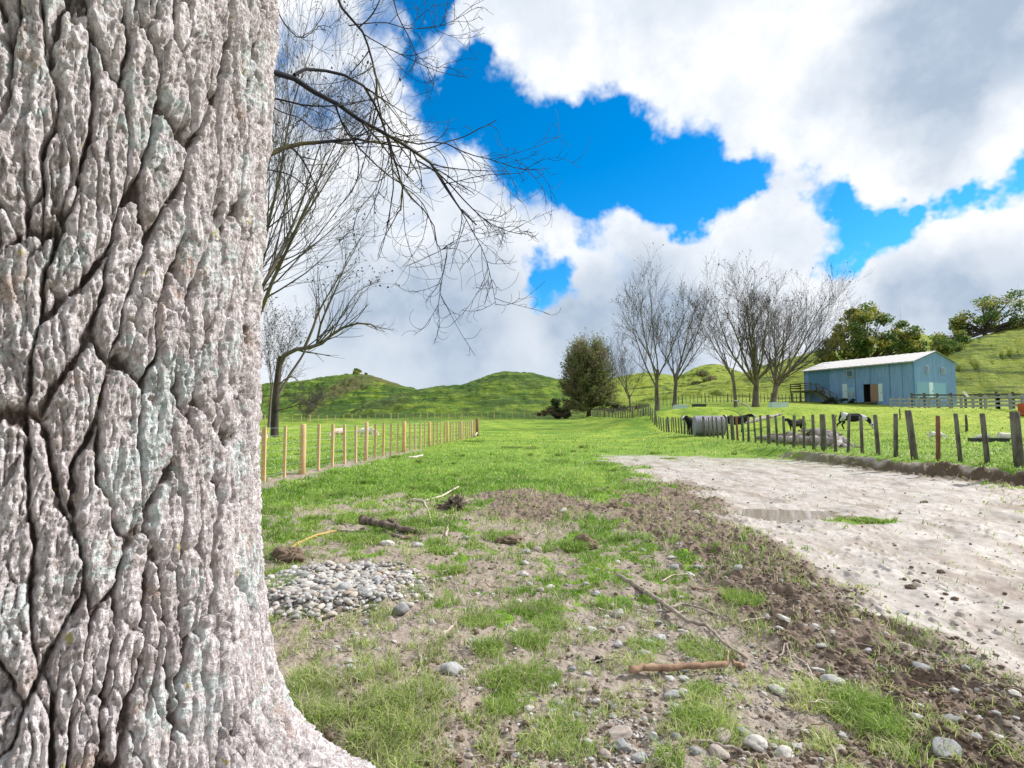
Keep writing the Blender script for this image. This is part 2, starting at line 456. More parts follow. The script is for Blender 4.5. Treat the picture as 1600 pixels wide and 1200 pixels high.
def micro(x, y, mk):
    g_, tr, dk, pb, bf, pl = mk
    r = np.hypot(x, y)
    fall = 1 - ss(14, 26, r)
    a = fbm2(x * 1.6, y * 1.6, 3, 70)
    b = vn2(x * 9, y * 9, 74); c_ = vn2(x * 19, y * 19, 75); d_ = vn2(x * 43, y * 43, 76); e_ = vn2(x * 90, y * 90, 78)
    f1, f2, _, _, q, _, _ = voro2(x * 13 + b * .5, y * 13 + c_ * .3, 3)
    clod = (1 - f1) * (q * 0.8 + .3)
    f1b, _, _, _, q2, _, _ = voro2(x * 31 + c_ * .5, y * 31, 5)
    clod2 = (1 - f1b) * (q2 + .2)
    holes = -ss(0.25, 0.75, vn2(x * 5.3, y * 5.3, 79))
    z = 0.035 * a
    z = z + (1 - tr) * (0.009 * b + 0.006 * c_)
    z = z + dk * (0.045 * clod + 0.016 * clod2 + 0.05 * holes + 0.012 * c_)
    z = z + (1 - dk) * (1 - tr) * (0.012 * clod + 0.009 * clod2 + 0.012 * holes) * (1 - 0.5 * g_)
    z = z + (1 - tr) * (0.004 * d_ + .002 * e_)
    # the track: smoothed by wheels, shallow ruts, scattered crumbs
    rut = np.sin((x * 0.55 - y * 0.83) * 5.0 + 1.2 * a)
    crumb = ss(0.45, 0.9, vn2(x * 17, y * 17, 80)) * ss(-.1, .5, vn2(x * 2, y * 2, 81))
    z = z + tr * (-0.03 + 0.013 * rut + 0.009 * b + 0.022 * crumb + 0.004 * c_ + 0.002 * d_)
    z = z + 0.04 * pl
    z = z + bf * (0.035 * b + 0.03 * c_)
    p_ = np.hypot((x - PUD[0]) / 0.80, (y - PUD[1]) / 0.55) + .12 * vn2(x * 3, y * 3, 82)
    pd_ = 1 - ss(0.5, 1.15, p_)
    z = z * (1 - .8 * pd_) - 0.085 * pd_
    return z * fall

def ground_z(x, y):
    x = np.atleast_1d(np.asarray(x, np.float32)); y = np.atleast_1d(np.asarray(y, np.float32))
    return terrain(x, y) + micro(x, y, masks(x, y))
def gz(x, y): return float(ground_z(x, y)[0])
def on(u, v, dz=0.0):
    p = GP(u, v)
    return Vector((p.x, p.y, gz(p.x, p.y) + dz))

# polar sheet around the camera foot
ang = np.concatenate([np.linspace(-180, -62, 60, endpoint=False), np.linspace(-62, -46, 60, endpoint=False), np.linspace(-46, 47, 900, endpoint=False), np.linspace(47, 62, 50, endpoint=False), np.linspace(62, 180, 60, endpoint=False)])
rr = [0.35]
while rr[-1] < 1500:
    r_ = rr[-1]
    st_ = 0.05 if r_ < 1.4 else (0.0058 if r_ < 2.6 else (0.0023 * r_ if r_ < 6 else (0.0042 * r_ if r_ < 25 else (0.0085 * r_ if r_ < 400 else 0.04 * r_))))
    rr.append(r_ + st_)
rr = np.array(rr)
AN, RR = np.meshgrid(np.radians(ang), rr)
GX = (RR * np.sin(AN)).astype(np.float32).ravel(); GY = (RR * np.cos(AN)).astype(np.float32).ravel()
GZ = terrain(GX, GY)
gm = [np.zeros_like(GX) for _ in range(6)]
near = (np.hypot(GX, GY) < 45)
mk = masks(GX[near], GY[near])
GZ[near] += micro(GX[near], GY[near], mk)
for i_ in range(6): gm[i_][near] = mk[i_]
gm[0][~near] = 1.0
nr, na = len(rr), len(ang)
ii = np.arange(nr - 1)[:, None] * na; jj = np.arange(na)[None, :]; j1 = (jj + 1) % na
quads = np.stack([ii + jj, ii + j1, ii + na + j1, ii + na + jj], -1).reshape(-1, 4)[:, ::-1]
cidx = len(GX)
GV = np.stack([GX, GY, GZ], 1)
GV = np.vstack([GV, [[0, 0, 0]]])
tri = np.stack([np.full(na, cidx), (np.arange(na) + 1) % na, np.arange(na)], 1)[:, ::-1]

mg, t = mat("ground_soil_grass")
p = t.pos()
ag = t.attr('grass'); atr = t.attr('track'); adk = t.attr('dark'); apb = t.attr('pebble'); abk = t.attr('bank')
far_ = t.mapr(t.vmath('LENGTH', p), 14, 34)
na1 = t.noise(p, 0.35, 5, 0.6); nb1 = t.noise(p, 3.0, 6, 0.62); nc1 = t.noise(p, 22, 6, 0.62); nd1 = t.noise(p, 110, 4, 0.6)
soil = t.mix(nb1, (0.20, 0.16, 0.13), (0.35, 0.30, 0.26))
soil = t.mix(t.mapr(nc1, .4, .7), soil, (0.36, 0.30, 0.25))
soil = t.mix(t.mapr(nd1, .5, .75, 0, .55), soil, (0.10, 0.07, 0.05))
darkm = t.mix(t.mapr(nc1, .35, .65), (0.085, 0.058, 0.042), (0.22, 0.165, 0.125))
soil = t.mix(t.math('MULTIPLY', adk, 0.8), soil, darkm)
stonec = t.mix(t.voro(p, 70, out=1), (0.22, 0.22, 0.22), (0.42, 0.41, 0.38))
soil = t.mix(t.math('MULTIPLY', apb, t.mapr(nc1, .45, .6, 0, .6)), soil, t.mix(.5, stonec, (0.33, 0.31, 0.28)))
trk = t.mix(t.mapr(nb1, .3, .7), (0.32, 0.29, 0.262), (0.46, 0.43, 0.40))
trk = t.mix(t.mapr(nc1, .54, .70, 0, .75), trk, (0.20, 0.155, 0.125))
strk = t.noise(t.scale(p, (1.0, 0.35, 1.0)), 2.2, 6, .65)
trk = t.mix(t.mapr(strk, .48, .66, 0, .85), trk, (0.24, 0.19, 0.155))
big_t = t.noise(p, .8, 5, .7); trk = t.mix(t.mapr(big_t, .5, .68, 0, .6), trk, (0.25, 0.20, 0.16))
trk = t.mix(t.mapr(nd1, .62, .74, 0, .7), trk, (0.18, 0.14, 0.11))
soil = t.mix(atr, soil, trk)
soil = t.mix(abk, soil, t.mix(nc1, (0.04, 0.028, 0.019), (0.15, 0.105, 0.07)))  # dark bank soil, deepened to hold the undercut's shade in its colour
grn = t.mix(t.mapr(nb1, .3, .7), (0.075, 0.16, 0.016), (0.21, 0.33, 0.035))
grn = t.mix(t.mapr(nc1, .35, .7, 0, .6), grn, (0.08, 0.20, 0.015))
gfar = t.mix(t.mapr(na1, .35, .68), (0.115, 0.235, 0.018), (0.31, 0.41, 0.045))
gfar = t.mix(t.mapr(t.noise(p, 1.3, 7, .72), .48, .70, 0, .75), gfar, (0.065, 0.14, 0.02))
gfar = t.mix(t.math('MULTIPLY', t.math('MULTIPLY', t.mapr(t.vmath('LENGTH', p), 92, 120), t.mapr(t.math('SUBTRACT', t.n_sep(p), 0.0), 8, 30, 1, 0)), t.mapr(t.noise(t.scale(p, (.05, .05, .5)), 1.0, 8, .72), .40, .56, 0, .85)), gfar, (0.038, 0.10, 0.016))  # cloud shadow over the middle hill, painted into the grass as darker patches
# dry and scrubby patches on the far hills
hd = t.mapr(t.vmath('LENGTH', p), 95, 190)
scr = t.mapr(t.noise(t.scale(p, (.022, .022, .05)), 1.0, 6, .62), .5, .62)
gfar = t.mix(t.math('MULTIPLY', t.math('MULTIPLY', hd, scr), .75), gfar, t.mix(t.noise(p, .25, 5, .7), (0.09, 0.085, 0.03), (0.24, 0.20, 0.09)))
rt_ = t.mapr(t.n_sep(p), 14, 40)
gfar = t.mix(t.math('MULTIPLY', rt_, .75), gfar, t.mix(t.mapr(t.noise(p, .6, 6, .7), .35, .65), (0.26, 0.36, 0.035), (0.44, 0.50, 0.07)))
stk = t.noise(t.scale(p, (.10, .10, 1.1)), 1.0, 6, .6)
gfar = t.mix(t.math('MULTIPLY', t.mapr(t.vmath('LENGTH', p), 72, 90), t.mapr(stk, .54, .60, 0, .8)), gfar, (0.07, 0.13, 0.02))  # dark streaks paint the shadows of the sheep terraces into the grass colour
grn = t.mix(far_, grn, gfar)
gmask = t.mapr(t.math('ADD', ag, t.math('MULTIPLY', t.math('SUBTRACT', nc1, .5), .7)), .35, .62)
gmask = t.math('MAXIMUM', gmask, far_)
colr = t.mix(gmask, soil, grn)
rg_ = t.mix(t.math('MULTIPLY', atr, t.math('SUBTRACT', 1.0, gmask)), 0.95, 0.5)
rg_ = t.math('ADD', t.math('MULTIPLY', t.math('MULTIPLY', atr, t.math('SUBTRACT', 1.0, gmask)), -0.32), 0.92)
hgt = t.math('ADD', t.math('MULTIPLY', nc1, .7), t.math('MULTIPLY', nd1, .35))
bstr = t.math('SUBTRACT', .95, t.math('MULTIPLY', atr, .55))
nrm = t.bump(hgt, bstr, 0.022)
hb = t.noise(t.scale(p, (.8, .8, 4.5)), .6, 8, .7)
nrm = t.bump(hb, t.math('MULTIPLY', far_, 1.0), t.mapr(t.vmath('LENGTH', p), 60, 110, .5, 3.0), nrm)
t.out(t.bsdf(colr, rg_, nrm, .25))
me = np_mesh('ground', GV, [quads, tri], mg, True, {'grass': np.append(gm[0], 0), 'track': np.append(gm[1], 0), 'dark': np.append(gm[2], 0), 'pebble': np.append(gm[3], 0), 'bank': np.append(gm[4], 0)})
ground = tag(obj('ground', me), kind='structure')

# the puddle: water lying in the track's hollow
mw, t = mat("muddy_water")
p = t.pos()
wv = t.noise(p, 30, 3, .5)
pb_ = t.n('ShaderNodeBsdfPrincipled')
t.put(pb_.inputs['Base Color'], (0.31, 0.265, 0.22)); t.put(pb_.inputs['Roughness'], .04); t.put(pb_.inputs['Specular IOR Level'], 1.0)
t.put(pb_.inputs['Normal'], t.bump(wv, .05, .002))
t.out(pb_.outputs[0])
aa = np.linspace(0, 2 * np.pi, 48, endpoint=False)
pz = float(terrain(np.array([PUD[0]]), np.array([PUD[1]]))[0]) - 0.052
pv = [(PUD[0] + 1.15 * math.cos(a), PUD[1] + .75 * math.sin(a), pz) for a in aa]
m_ = bpy.data.meshes.new('puddle_water'); m_.from_pydata(pv, [], [tuple(range(48))]); m_.materials.append(mw)
tag(obj('puddle_water', m_), kind='structure')

# ------------------------------------------------------------------ the big poplar
TC = (-1.56, 1.76)                      # trunk axis
TCD = math.atan2(-TC[1], -TC[0])        # direction from the axis to the camera
def bark(a, z, k2_):
    """a: metres along the girth, z: height, k2_: how much wider the girth is lower down. Returns displacement and masks."""
    a = a.astype(np.float32); z = z.astype(np.float32); b = (a * k2_).astype(np.float32)
    def warp(q, s_):
        return 0.026 * fbm2(q * 2.6, z * 1.4, 3, 100 + s_) + 0.009 * fbm2(q * 12, z * 9, 3, 103 + s_) + .0022 * vn2(q * 50, z * 50, 104 + s_)
    wa = a + warp(a, 0) + 0.035 * np.sin(z * 2.1 + .4) + .02 * np.sin(z * 5.3)
    wb = b + warp(b, 1)
    wz = z + 0.07 * fbm2(b * 5.0, z * 1.8, 3, 106) + 0.012 * vn2(b * 26, z * 15, 109)
    jag = .045 * vn2(b * 60, z * 35, 110) + .02 * vn2(b * 130, z * 80, 111)
    # long braided plates with narrow dark cracks between them
    f1, f2, ox, oy, q0, q1, q2 = voro2(wa * 12.5 + .35 * vn2(a * 9, z * 3.5, 141), wz * 2.1 + .22 * vn2(a * 6, z * 3, 142), 11, 1.0)
    e1 = np.maximum(f2 - f1 + jag, 0)
    opn = ss(-0.6, 0.5, fbm2(a * 2.2 + 4, z * 1.7, 3, 112))
    fis1 = np.exp(-(e1 / (0.035 + 0.055 * opn)) ** 2) * (0.30 + 0.70 * opn)
    g1, g2, px, py, r0, r1, r2 = voro2(wb * 26, wz * 5.2 + .4 * vn2(b * 12, z * 5, 143), 13, 1.0)
    e2 = np.maximum(g2 - g1 + jag * 1.3, 0)
    op2 = ss(-0.5, 0.4, fbm2(b * 5 + 2, z * 3.1, 2, 114))
    fis2 = np.exp(-(e2 / (0.05 + .07 * op2)) ** 2) * (0.15 + 0.85 * op2)
    h1, h2, sx, sy, s0, s1, s2 = voro2(wb * 60, wz * 12, 17, 1.0)
    fis3 = np.exp(-(np.maximum(h2 - h1 + jag, 0) / 0.10) ** 2)
    k1, kk, kx, ky, t0_, t1_, t2_ = voro2(wb * 100 + .4 * vn2(b * 70, z * 50, 119), wz * 38, 19, 1.0)
    def terrace(q, w):
        k_ = np.floor(q); f_ = q - k_
        return k_ + ss(1 - w, 1, f_)
    fl = terrace(fbm2(wb * 16, wz * 6.5, 4, 120, .6) * 4.0, .2) / 4.0
    d = 0.008 * (ss(0, .30, e1) - .5) - 0.036 * fis1 + 0.010 * (q0 - .5) + 0.014 * ox * (q1 - .5)
    d += -0.018 * fis2 + 0.010 * (r0 - .5) + 0.014 * (px * (r1 - .5)) + 0.013 * py * (r2 - .35)
    d += -0.006 * fis3 + 0.006 * (s0 - .5) + 0.011 * sx * (s1 - .5) + 0.006 * sy * (s2 - .35)
    d += 0.0018 * (t0_ - .5) + 0.0022 * (kx * (t1_ - .5) + ky * (t2_ - .3))
    d += 0.009 * fl
    hc = np.abs(vn2(b * 4.3 + 2, z * 9 + 0.8 * vn2(b * 12, z * 6, 121), 124) + jag)
    d -= 0.010 * np.exp(-(hc / 0.045) ** 2) * ss(0.0, .4, vn2(b * 7, z * 5, 127))
    d += 0.0046 * vn2(wb * 115, z * 15, 130) + 0.0016 * vn2(b * 130, z * 95, 133) + 0.0016 * vn2(b * 40, z * 130, 136)
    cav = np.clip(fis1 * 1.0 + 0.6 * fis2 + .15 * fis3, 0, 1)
    global chip; chip = .35 * s0 + .35 * t0_ + .3 * r0
    return d, cav, e1
def girth(th, z):
    r = 0.652 + 0.016 * np.cos(2 * th + 1) + 0.03 * ss(1.6, 2.9, z) + 0.185 * np.exp(-np.maximum(z, 0) / 0.50)
    lob = 0.5 + 0.5 * np.cos(5 * (th - 0.02))
    r = r + 0.10 * lob * np.exp(-np.maximum(z, 0) / 0.35) * 1.0
    dth = (th - R(6) + np.pi) % (2 * np.pi) - np.pi
    r = r + 0.62 * np.exp(-(dth / 0.24) ** 2) * np.exp(-np.maximum(z + 0.02, 0) / 0.105)
    dth2 = (th - R(-98) + np.pi) % (2 * np.pi) - np.pi
    r = r + 0.35 * np.exp(-(dth2 / 0.3) ** 2) * np.exp(-np.maximum(z, 0) / 0.16)
    r = r - ss(3, 8, z) * 0.10
    return r
dth = np.concatenate([np.linspace(-R(102), R(102), 900), np.linspace(R(102), R(258), 70)[1:-1]])
TH = (TCD + dth)
zs = np.concatenate([np.arange(-0.12, 0.30, 0.0030), np.arange(0.30, 2.95, 0.0031), np.arange(2.95, 8.0, 0.05)])
TT, ZZ = np.meshgrid(TH, zs)
AA = (TT - TCD) * 0.70
bd, cav, dome = bark(AA.ravel(), ZZ.ravel(), girth(TT.ravel(), ZZ.ravel()) / .70)
gr_ = girth(TT.ravel(), ZZ.ravel()); fx_ = ss(.72, .95, gr_); qx, qy, qz = gr_ * np.cos(TT.ravel()), gr_ * np.sin(TT.ravel()), ZZ.ravel()
r1v = voro2(qx * 16 + qz * 5 + .4 * vn2(qx * 20, qz * 20, 160), qy * 16 + qz * 13, 23); r2v = voro2(qx * 38 + qz * 9, qy * 38 + qz * 30, 29)
rad = gr_ + bd * (1 - .25 * fx_) + fx_ * (.030 * (.5 - r1v[0]) + .012 * (r1v[4] - .5) + .022 * (.5 - r2v[0]) + .006 * vn2(qx * 70, qy * 70 + qz * 60, 162))
lean_x = 0.012 * (ZZ.ravel() - 1.3) ** 2 * 0.35
tx = TC[0] + lean_x + rad * np.cos(TT.ravel()); ty = TC[1] + rad * np.sin(TT.ravel()); tz = ZZ.ravel() + 0.35 * bd
# limb stubs above the picture
nr_, na_ = len(zs), len(TH)
ii = np.arange(nr_ - 1)[:, None] * na_; jj = np.arange(na_)[None, :]; j1 = (jj + 1) % na_
q_ = np.stack([ii + jj, ii + j1, ii + na_ + j1, ii + na_ + jj], -1).reshape(-1, 4)

mbk, t = mat("poplar_bark")
p = t.objco()
ac = t.attr('cavity'); ad = t.attr('dome')
a1 = t.noise(t.scale(p, (1, 1, .45)), 9, 6, .65); a2 = t.noise(p, 45, 6, .65); a3 = t.noise(t.scale(p, (1, 1, .28)), 110, 5, .65); a5 = t.noise(t.scale(p, (.5, .5, 3.0)), 70, 4, .6)
a4 = t.noise(p, 260, 3, .6)
bc = t.mix(t.mapr(a1, .3, .7), (0.50, 0.455, 0.47), (0.80, 0.755, 0.785))
bc = t.mix(t.math('MULTIPLY', t.mapr(t.attr('chip'), .15, .70, 1, 0), .5), bc, (0.27, 0.215, 0.20))
bc = t.mix(t.mapr(a2, .40, .60), t.mix(.6, bc, (0.26, 0.215, 0.21)), bc)
bc = t.mix(t.mapr(a3, .50, .68, 0, .7), bc, (0.92, 0.89, 0.90))
bc = t.mix(t.mapr(a3, .28, .42, .5, 0), bc, (0.20, 0.15, 0.13))
bc = t.mix(t.mapr(t.noise(p, 6, 4, .6), .60, .70, 0, .4), bc, (0.42, 0.27, 0.18))
bc = t.mix(t.mapr(ac, .40, .95, 0, .85), bc, (0.085, 0.056, 0.042))  # brown inner bark, darkened further so the cracks carry painted shade
l1 = t.noise(t.vmath('ADD', p, (5, 3, 1)), 4.2, 5, .6); l2 = t.noise(p, 34, 5, .7)
lm = t.mapr(t.math('ADD', t.math('MULTIPLY', l1, 1.3), t.math('MULTIPLY', l2, 1.1)), 1.24, 1.40)
lm = t.math('MULTIPLY', lm, t.mapr(ac, .3, .7, 1, .15))
lc = t.mix(t.mapr(a2, .35, .65), (0.38, 0.49, 0.48), (0.72, 0.80, 0.81))
bc = t.mix(t.math('MULTIPLY', lm, .6), bc, lc)
l3 = t.noise(t.vmath('ADD', p, (2, 8, 3)), 11, 5, .65)
bc = t.mix(t.mapr(t.math('ADD', l3, t.math('MULTIPLY', a2, .3)), .82, .86, 0, .8), bc, (0.34, 0.30, 0.06))
hh = t.math('ADD', t.math('ADD', t.math('MULTIPLY', a2, .9), t.math('MULTIPLY', a3, .6)), t.math('MULTIPLY', t.math('ADD', a4, a5), .22))
t.out(t.bsdf(bc, .93, t.bump(hh, 1.0, .016), .15))

pop = thing('poplar_tree', 'huge old tree with pale furrowed lichen covered bark filling the left of the view', 'tree', (TC[0], TC[1], 0))
tv = np.stack([tx - TC[0], ty - TC[1], tz], 1)
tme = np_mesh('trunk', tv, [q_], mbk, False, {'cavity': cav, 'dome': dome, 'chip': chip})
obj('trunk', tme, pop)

# ------------------------------------------------------------------ branching growth
def nrmv(a): return a / np.maximum(np.linalg.norm(a, axis=-1, keepdims=True), 1e-9)
class Grow:
    def __init__(s, seed): s.r = np.random.default_rng(seed)
    def extend(s, P0, D0, L, n, wander, up, curl=0.0, axis=None):
        """polylines of n points from starts P0, directions D0, lengths L"""
        M = len(P0); P = np.zeros((M, n, 3)); P[:, 0] = P0; d = nrmv(D0)
        if axis is None: axis = nrmv(s.r.normal(size=(M, 3)))
        cv = (s.r.random(M) * .8 + .6) * curl * np.where(s.r.random(M) < .5, -1, 1) if np.isscalar(curl) else curl
        for i in range(1, n):
            d = d + wander * s.r.normal(size=(M, 3)) + np.array([0, 0, 1.0]) * up
            d = d + np.cross(axis, d) * cv[:, None]
            d = nrmv(d); P[:, i] = P[:, i - 1] + d * (L / (n - 1))[:, None]
        return P
    def spawn(s, P, Rd, nch, t0, t1, ang, ratio, n, wander, up, rr=0.55, rend=0.35, curl=0.0, rmin=0.0, flat=None, lenvar=.35, tpow=1.0):
        M, k, _ = P.shape
        ids = np.repeat(np.arange(M), nch)
        tt_ = t0 + (t1 - t0) * ((np.tile(np.arange(nch), M) + s.r.random(M * nch)) / nch) ** tpow
        f = tt_ * (k - 1); i0 = np.minimum(f.astype(int), k - 2); fr = (f - i0)[:, None]
        p0 = P[ids, i0] * (1 - fr) + P[ids, i0 + 1] * fr
        r0 = Rd[ids, i0] * (1 - fr[:, 0]) + Rd[ids, i0 + 1] * fr[:, 0]
        dp = nrmv(P[ids, i0 + 1] - P[ids, i0])
        rv = s.r.normal(size=dp.shape)
        if flat is not None: rv = rv * np.array(flat)
        side = nrmv(rv - dp * (rv * dp).sum(1, keepdims=True))
        a_ = R(ang[0]) + (R(ang[1]) - R(ang[0])) * s.r.random(len(ids))
        D = dp * np.cos(a_)[:, None] + side * np.sin(a_)[:, None]
        L = np.linalg.norm(np.diff(P, axis=1), axis=2).sum(1)[ids] * ratio * (1.15 - 0.55 * tt_) * (1 + lenvar * s.r.normal(size=len(ids))).clip(.35, 1.8)
        P2 = s.extend(p0, D, L, n, wander, up, curl)
        rs = np.maximum(r0 * rr, rmin)
        R2 = rs[:, None] * np.linspace(1, rend, n)[None, :]
        return P2, np.maximum(R2, rmin * .7)
def tube_arrays(P, Rd, k):
    M, n, _ = P.shape
    d = np.empty_like(P); d[:, 1:-1] = P[:, 2:] - P[:, :-2]; d[:, 0] = P[:, 1] - P[:, 0]; d[:, -1] = P[:, -1] - P[:, -2]
    d = nrmv(d); up = np.array([0.31, 0.22, 0.92]); up2 = np.array([1.0, .1, 0])
    c = np.cross(d, up); bad = np.linalg.norm(c, axis=2) < .25; c[bad] = np.cross(d[bad], up2); a = nrmv(c); b = np.cross(d, a)
    an = np.arange(k) * 2 * np.pi / k
    V = P[:, :, None, :] + Rd[:, :, None, None] * (a[:, :, None, :] * np.cos(an)[None, None, :, None] + b[:, :, None, :] * np.sin(an)[None, None, :, None])
    m = np.arange(M)[:, None, None] * n * k; i = np.arange(n - 1)[None, :, None] * k; j = np.arange(k)[None, None, :]; j1 = (j + 1) % k
    Q = np.stack([m + i + j, m + i + j1, m + i + k + j1, m + i + k + j], -1).reshape(-1, 4)
    return V.reshape(-1, 3), Q
def tubes_mesh(name, batches, m, smooth=True, leaves=None):
    """batches: (P, Rd, k); leaves: (centres, size, material)"""
    V, Q, o = [], [], 0; mi = []
    for P, Rd, k in batches:
        v, q = tube_arrays(P, Rd, k); V.append(v); Q.append(q + o); o += len(v); mi.append(np.zeros(len(q), np.int32))
    mats_ = [m]
    if leaves is not None:
        C, size, lm_ = leaves[:3]
        v, q = leaf_arrays(C, size, leaves[3] if len(leaves) > 3 else rng)
        V.append(v); Q.append(q + o); mi.append(np.ones(len(q), np.int32)); mats_.append(lm_)
    me = np_mesh(name, np.vstack(V), [np.vstack(Q)], mats_, smooth)
    me.polygons.foreach_set('material_index', np.concatenate(mi)); me.update()
    return me
def leaf_arrays(C, size, r_, aspect=.62):
    n = len(C); sz = size * (0.6 + .8 * r_.random(n))
    a = nrmv(r_.normal(size=(n, 3))); b = nrmv(np.cross(a, r_.normal(size=(n, 3))))
    a = a * sz[:, None]; b = b * (sz * aspect)[:, None]
    V = np.stack([C - a, C - b, C + a, C + b], 1).reshape(-1, 3)
    return V, np.arange(n * 4).reshape(n, 4)

def wood_mat(name, c1, c2, moss=None, sc=6, bumpd=.02):
    m, t = mat(name); p = t.objco()
    n_a = t.noise(t.scale(p, (1, 1, .3)), sc, 5, .65); n_b = t.noise(p, sc * .35, 4, .6)
    c = t.mix(t.mapr(n_a, .3, .7), c1, c2)
    if moss: c = t.mix(t.mapr(n_b, .48, .62, 0, .8), c, moss)
    t.out(t.bsdf(c, .9, t.bump(n_a, .7, bumpd), .15)); return m
def leaf_mat(name, cols, sc=.6, trans=.35):
    m, t = mat(name); p = t.objco()
    isl = t.n('ShaderNodeNewGeometry').outputs['Random Per Island']
    c = t.mix(isl, cols[0], cols[1])
    c = t.mix(t.mapr(t.noise(p, sc, 3, .5), .42, .62), c, cols[2])
    b = t.bsdf(c, .6, None, .3)
    tr = t.n('ShaderNodeBsdfTranslucent'); t.put(tr.inputs[0], c)
    mx = t.n('ShaderNodeMixShader'); mx.inputs[0].default_value = trans
    t.nt.links.new(b, mx.inputs[1]); t.nt.links.new(tr.outputs[0], mx.inputs[2])
    t.out(mx.outputs[0]); return m

m_twig = wood_mat('dark_twig_bark', (0.016, 0.017, 0.026), (0.045, 0.044, 0.052), (0.10, 0.09, 0.025), 12, .002)
m_grey = wood_mat('grey_tree_bark', (0.075, 0.062, 0.056), (0.19, 0.165, 0.15), (0.15, 0.125, 0.045), 2.0)
m_twg2 = wood_mat('grey_twig_bark', (0.045, 0.042, 0.048), (0.11, 0.10, 0.105), (0.12, 0.10, 0.05), 1.0)
m_drk = wood_mat('dark_wet_bark', (0.03, 0.026, 0.024), (0.09, 0.075, 0.068), None, 2.0)
m_brn = leaf_mat('withered_leaves', [(0.05, 0.05, 0.055), (0.10, 0.08, 0.05), (0.07, 0.07, 0.05)], 1.0)
m_olv = leaf_mat('olive_leaves', [(0.13, 0.20, 0.05), (0.24, 0.28, 0.09), (0.24, 0.21, 0.11)], .5, .45)
m_ykl = leaf_mat('evergreen_leaves', [(0.06, 0.12, 0.03), (0.12, 0.20, 0.045), (0.30, 0.29, 0.05)], .35, .5)

# ------------------------------------------------------------------ branches of the big poplar reaching over the view
G = Grow(5)
def handline(pts, r0, r1, n=12):
    P3 = [at(u, v, Y) for u, v, Y in pts]
    P3 = np.array([[p.x, p.y, p.z] for p in P3]); k = len(P3)
    # Catmull-Rom resample
    f = np.linspace(0, k - 1, n); out_ = []
    for q in f:
        i = min(int(q), k - 2); s_ = q - i
        a, b, c, d = P3[max(i - 1, 0)], P3[i], P3[i + 1], P3[min(i + 2, k - 1)]
        out_.append(.5 * ((2 * b) + (c - a) * s_ + (2 * a - 5 * b + 4 * c - d) * s_ ** 2 + (3 * b - a - 3 * c + d) * s_ ** 3))
    return np.array(out_), np.linspace(r0, r1, n)
def px_r(px, Y=2.4): return px / 2 / F * Y
hl = [
    ([(408, 110, 2.02), (430, 114, 2.05), (455, 120, 2.1), (480, 138, 2.15), (520, 158, 2.2), (545, 175, 2.25), (580, 200, 2.3), (612, 212, 2.35), (650, 240, 2.4), (680, 262, 2.42), (700, 300, 2.45), (722, 330, 2.5), (745, 352, 2.5)], 11, 3),
    ([(460, 117, 2.1), (475, 108, 2.15), (505, 110, 2.2), (530, 116, 2.25), (560, 124, 2.3), (580, 155, 2.35), (592, 175, 2.4), (600, 200, 2.45), (612, 235, 2.5), (620, 262, 2.5), (630, 300, 2.5), (625, 330, 2.5), (604, 348, 2.5)], 6, 3.5),
    ([(400, 243, 2.03), (418, 243, 2.05), (440, 232, 2.1), (475, 224, 2.15), (520, 221, 2.2), (555, 217, 2.25), (580, 222, 2.3), (620, 228, 2.4), (650, 236, 2.5)], 10, 2),
    ([(522, -40, 2.5), (527, 0, 2.45), (545, 25, 2.4), (568, 52, 2.4), (577, 80, 2.4), (588, 120, 2.4), (590, 160, 2.45), (605, 200, 2.5), (640, 215, 2.55)], 6, 2.5),
    ([(405, 150, 2.03), (440, 156, 2.1), (480, 165, 2.15), (530, 165, 2.2), (560, 160, 2.3), (600, 150, 2.4)], 4, 1.5),
    ([(405, 263, 2.03), (450, 272, 2.1), (475, 290, 2.2), (495, 318, 2.3), (475, 350, 2.35), (480, 385, 2.4)], 2.5, 1.2),
    ([(405, 155, 2.03), (440, 175, 2.1), (470, 185, 2.2), (495, 205, 2.3), (520, 200, 2.3), (545, 190, 2.3)], 2.5, 1.2),
    ([(608, 212, 2.35), (650, 225, 2.45), (690, 222, 2.55), (730, 240, 2.6), (770, 250, 2.65), (805, 262, 2.7), (838, 266, 2.75)], 3.5, 1.2),
    ([(650, 250, 2.4), (690, 275, 2.45), (730, 318, 2.5), (760, 345, 2.55), (790, 360, 2.6), (815, 366, 2.6)], 3.5, 1.2),
    ([(612, 262, 2.4), (640, 305, 2.45), (675, 345, 2.5), (685, 390, 2.5), (700, 385, 2.5), (690, 440, 2.5), (683, 492, 2.5)], 3, 1.2),
    ([(680, 262, 2.42), (715, 320, 2.5), (735, 355, 2.55), (758, 400, 2.6), (770, 450, 2.6), (775, 478, 2.6)], 2.5, 1.0),
    ([(600, 240, 2.4), (590, 290, 2.35), (560, 330, 2.3), (552, 360, 2.3)], 2, 1),
    ([(545, 40, 2.4), (600, 35, 2.5), (640, 45, 2.6), (690, 40, 2.7), (730, 20, 2.7)], 2.5, 1),
    ([(610, -30, 2.6), (620, 20, 2.6), (640, 60, 2.65), (655, 90, 2.7), (690, 110, 2.75)], 3, 1),
    ([(420, -20, 2.2), (440, 30, 2.25), (470, 60, 2.3), (500, 40, 2.35), (520, 45, 2.4)], 3, 1),
]
LP, LR = [], []
for pts, w0, w1 in hl:
    P_, R_ = handline(pts, px_r(w0 * .82), px_r(w1 * .75)); LP.append(P_); LR.append(R_)
LP = np.array(LP) - np.array([TC[0], TC[1], 0]); LR = np.array(LR)
big, bigr = LP, LR
t1, r1_ = G.spawn(LP, LR, 6, .25, .98, (25, 65), .36, 12, .05, -.03, .6, .45, .10, .0016, (1, .8, .9))
sel = np.arange(len(LP)) > -1
wtab = [0, 1, 3, 7, 8, 9, 10, 12, 13]
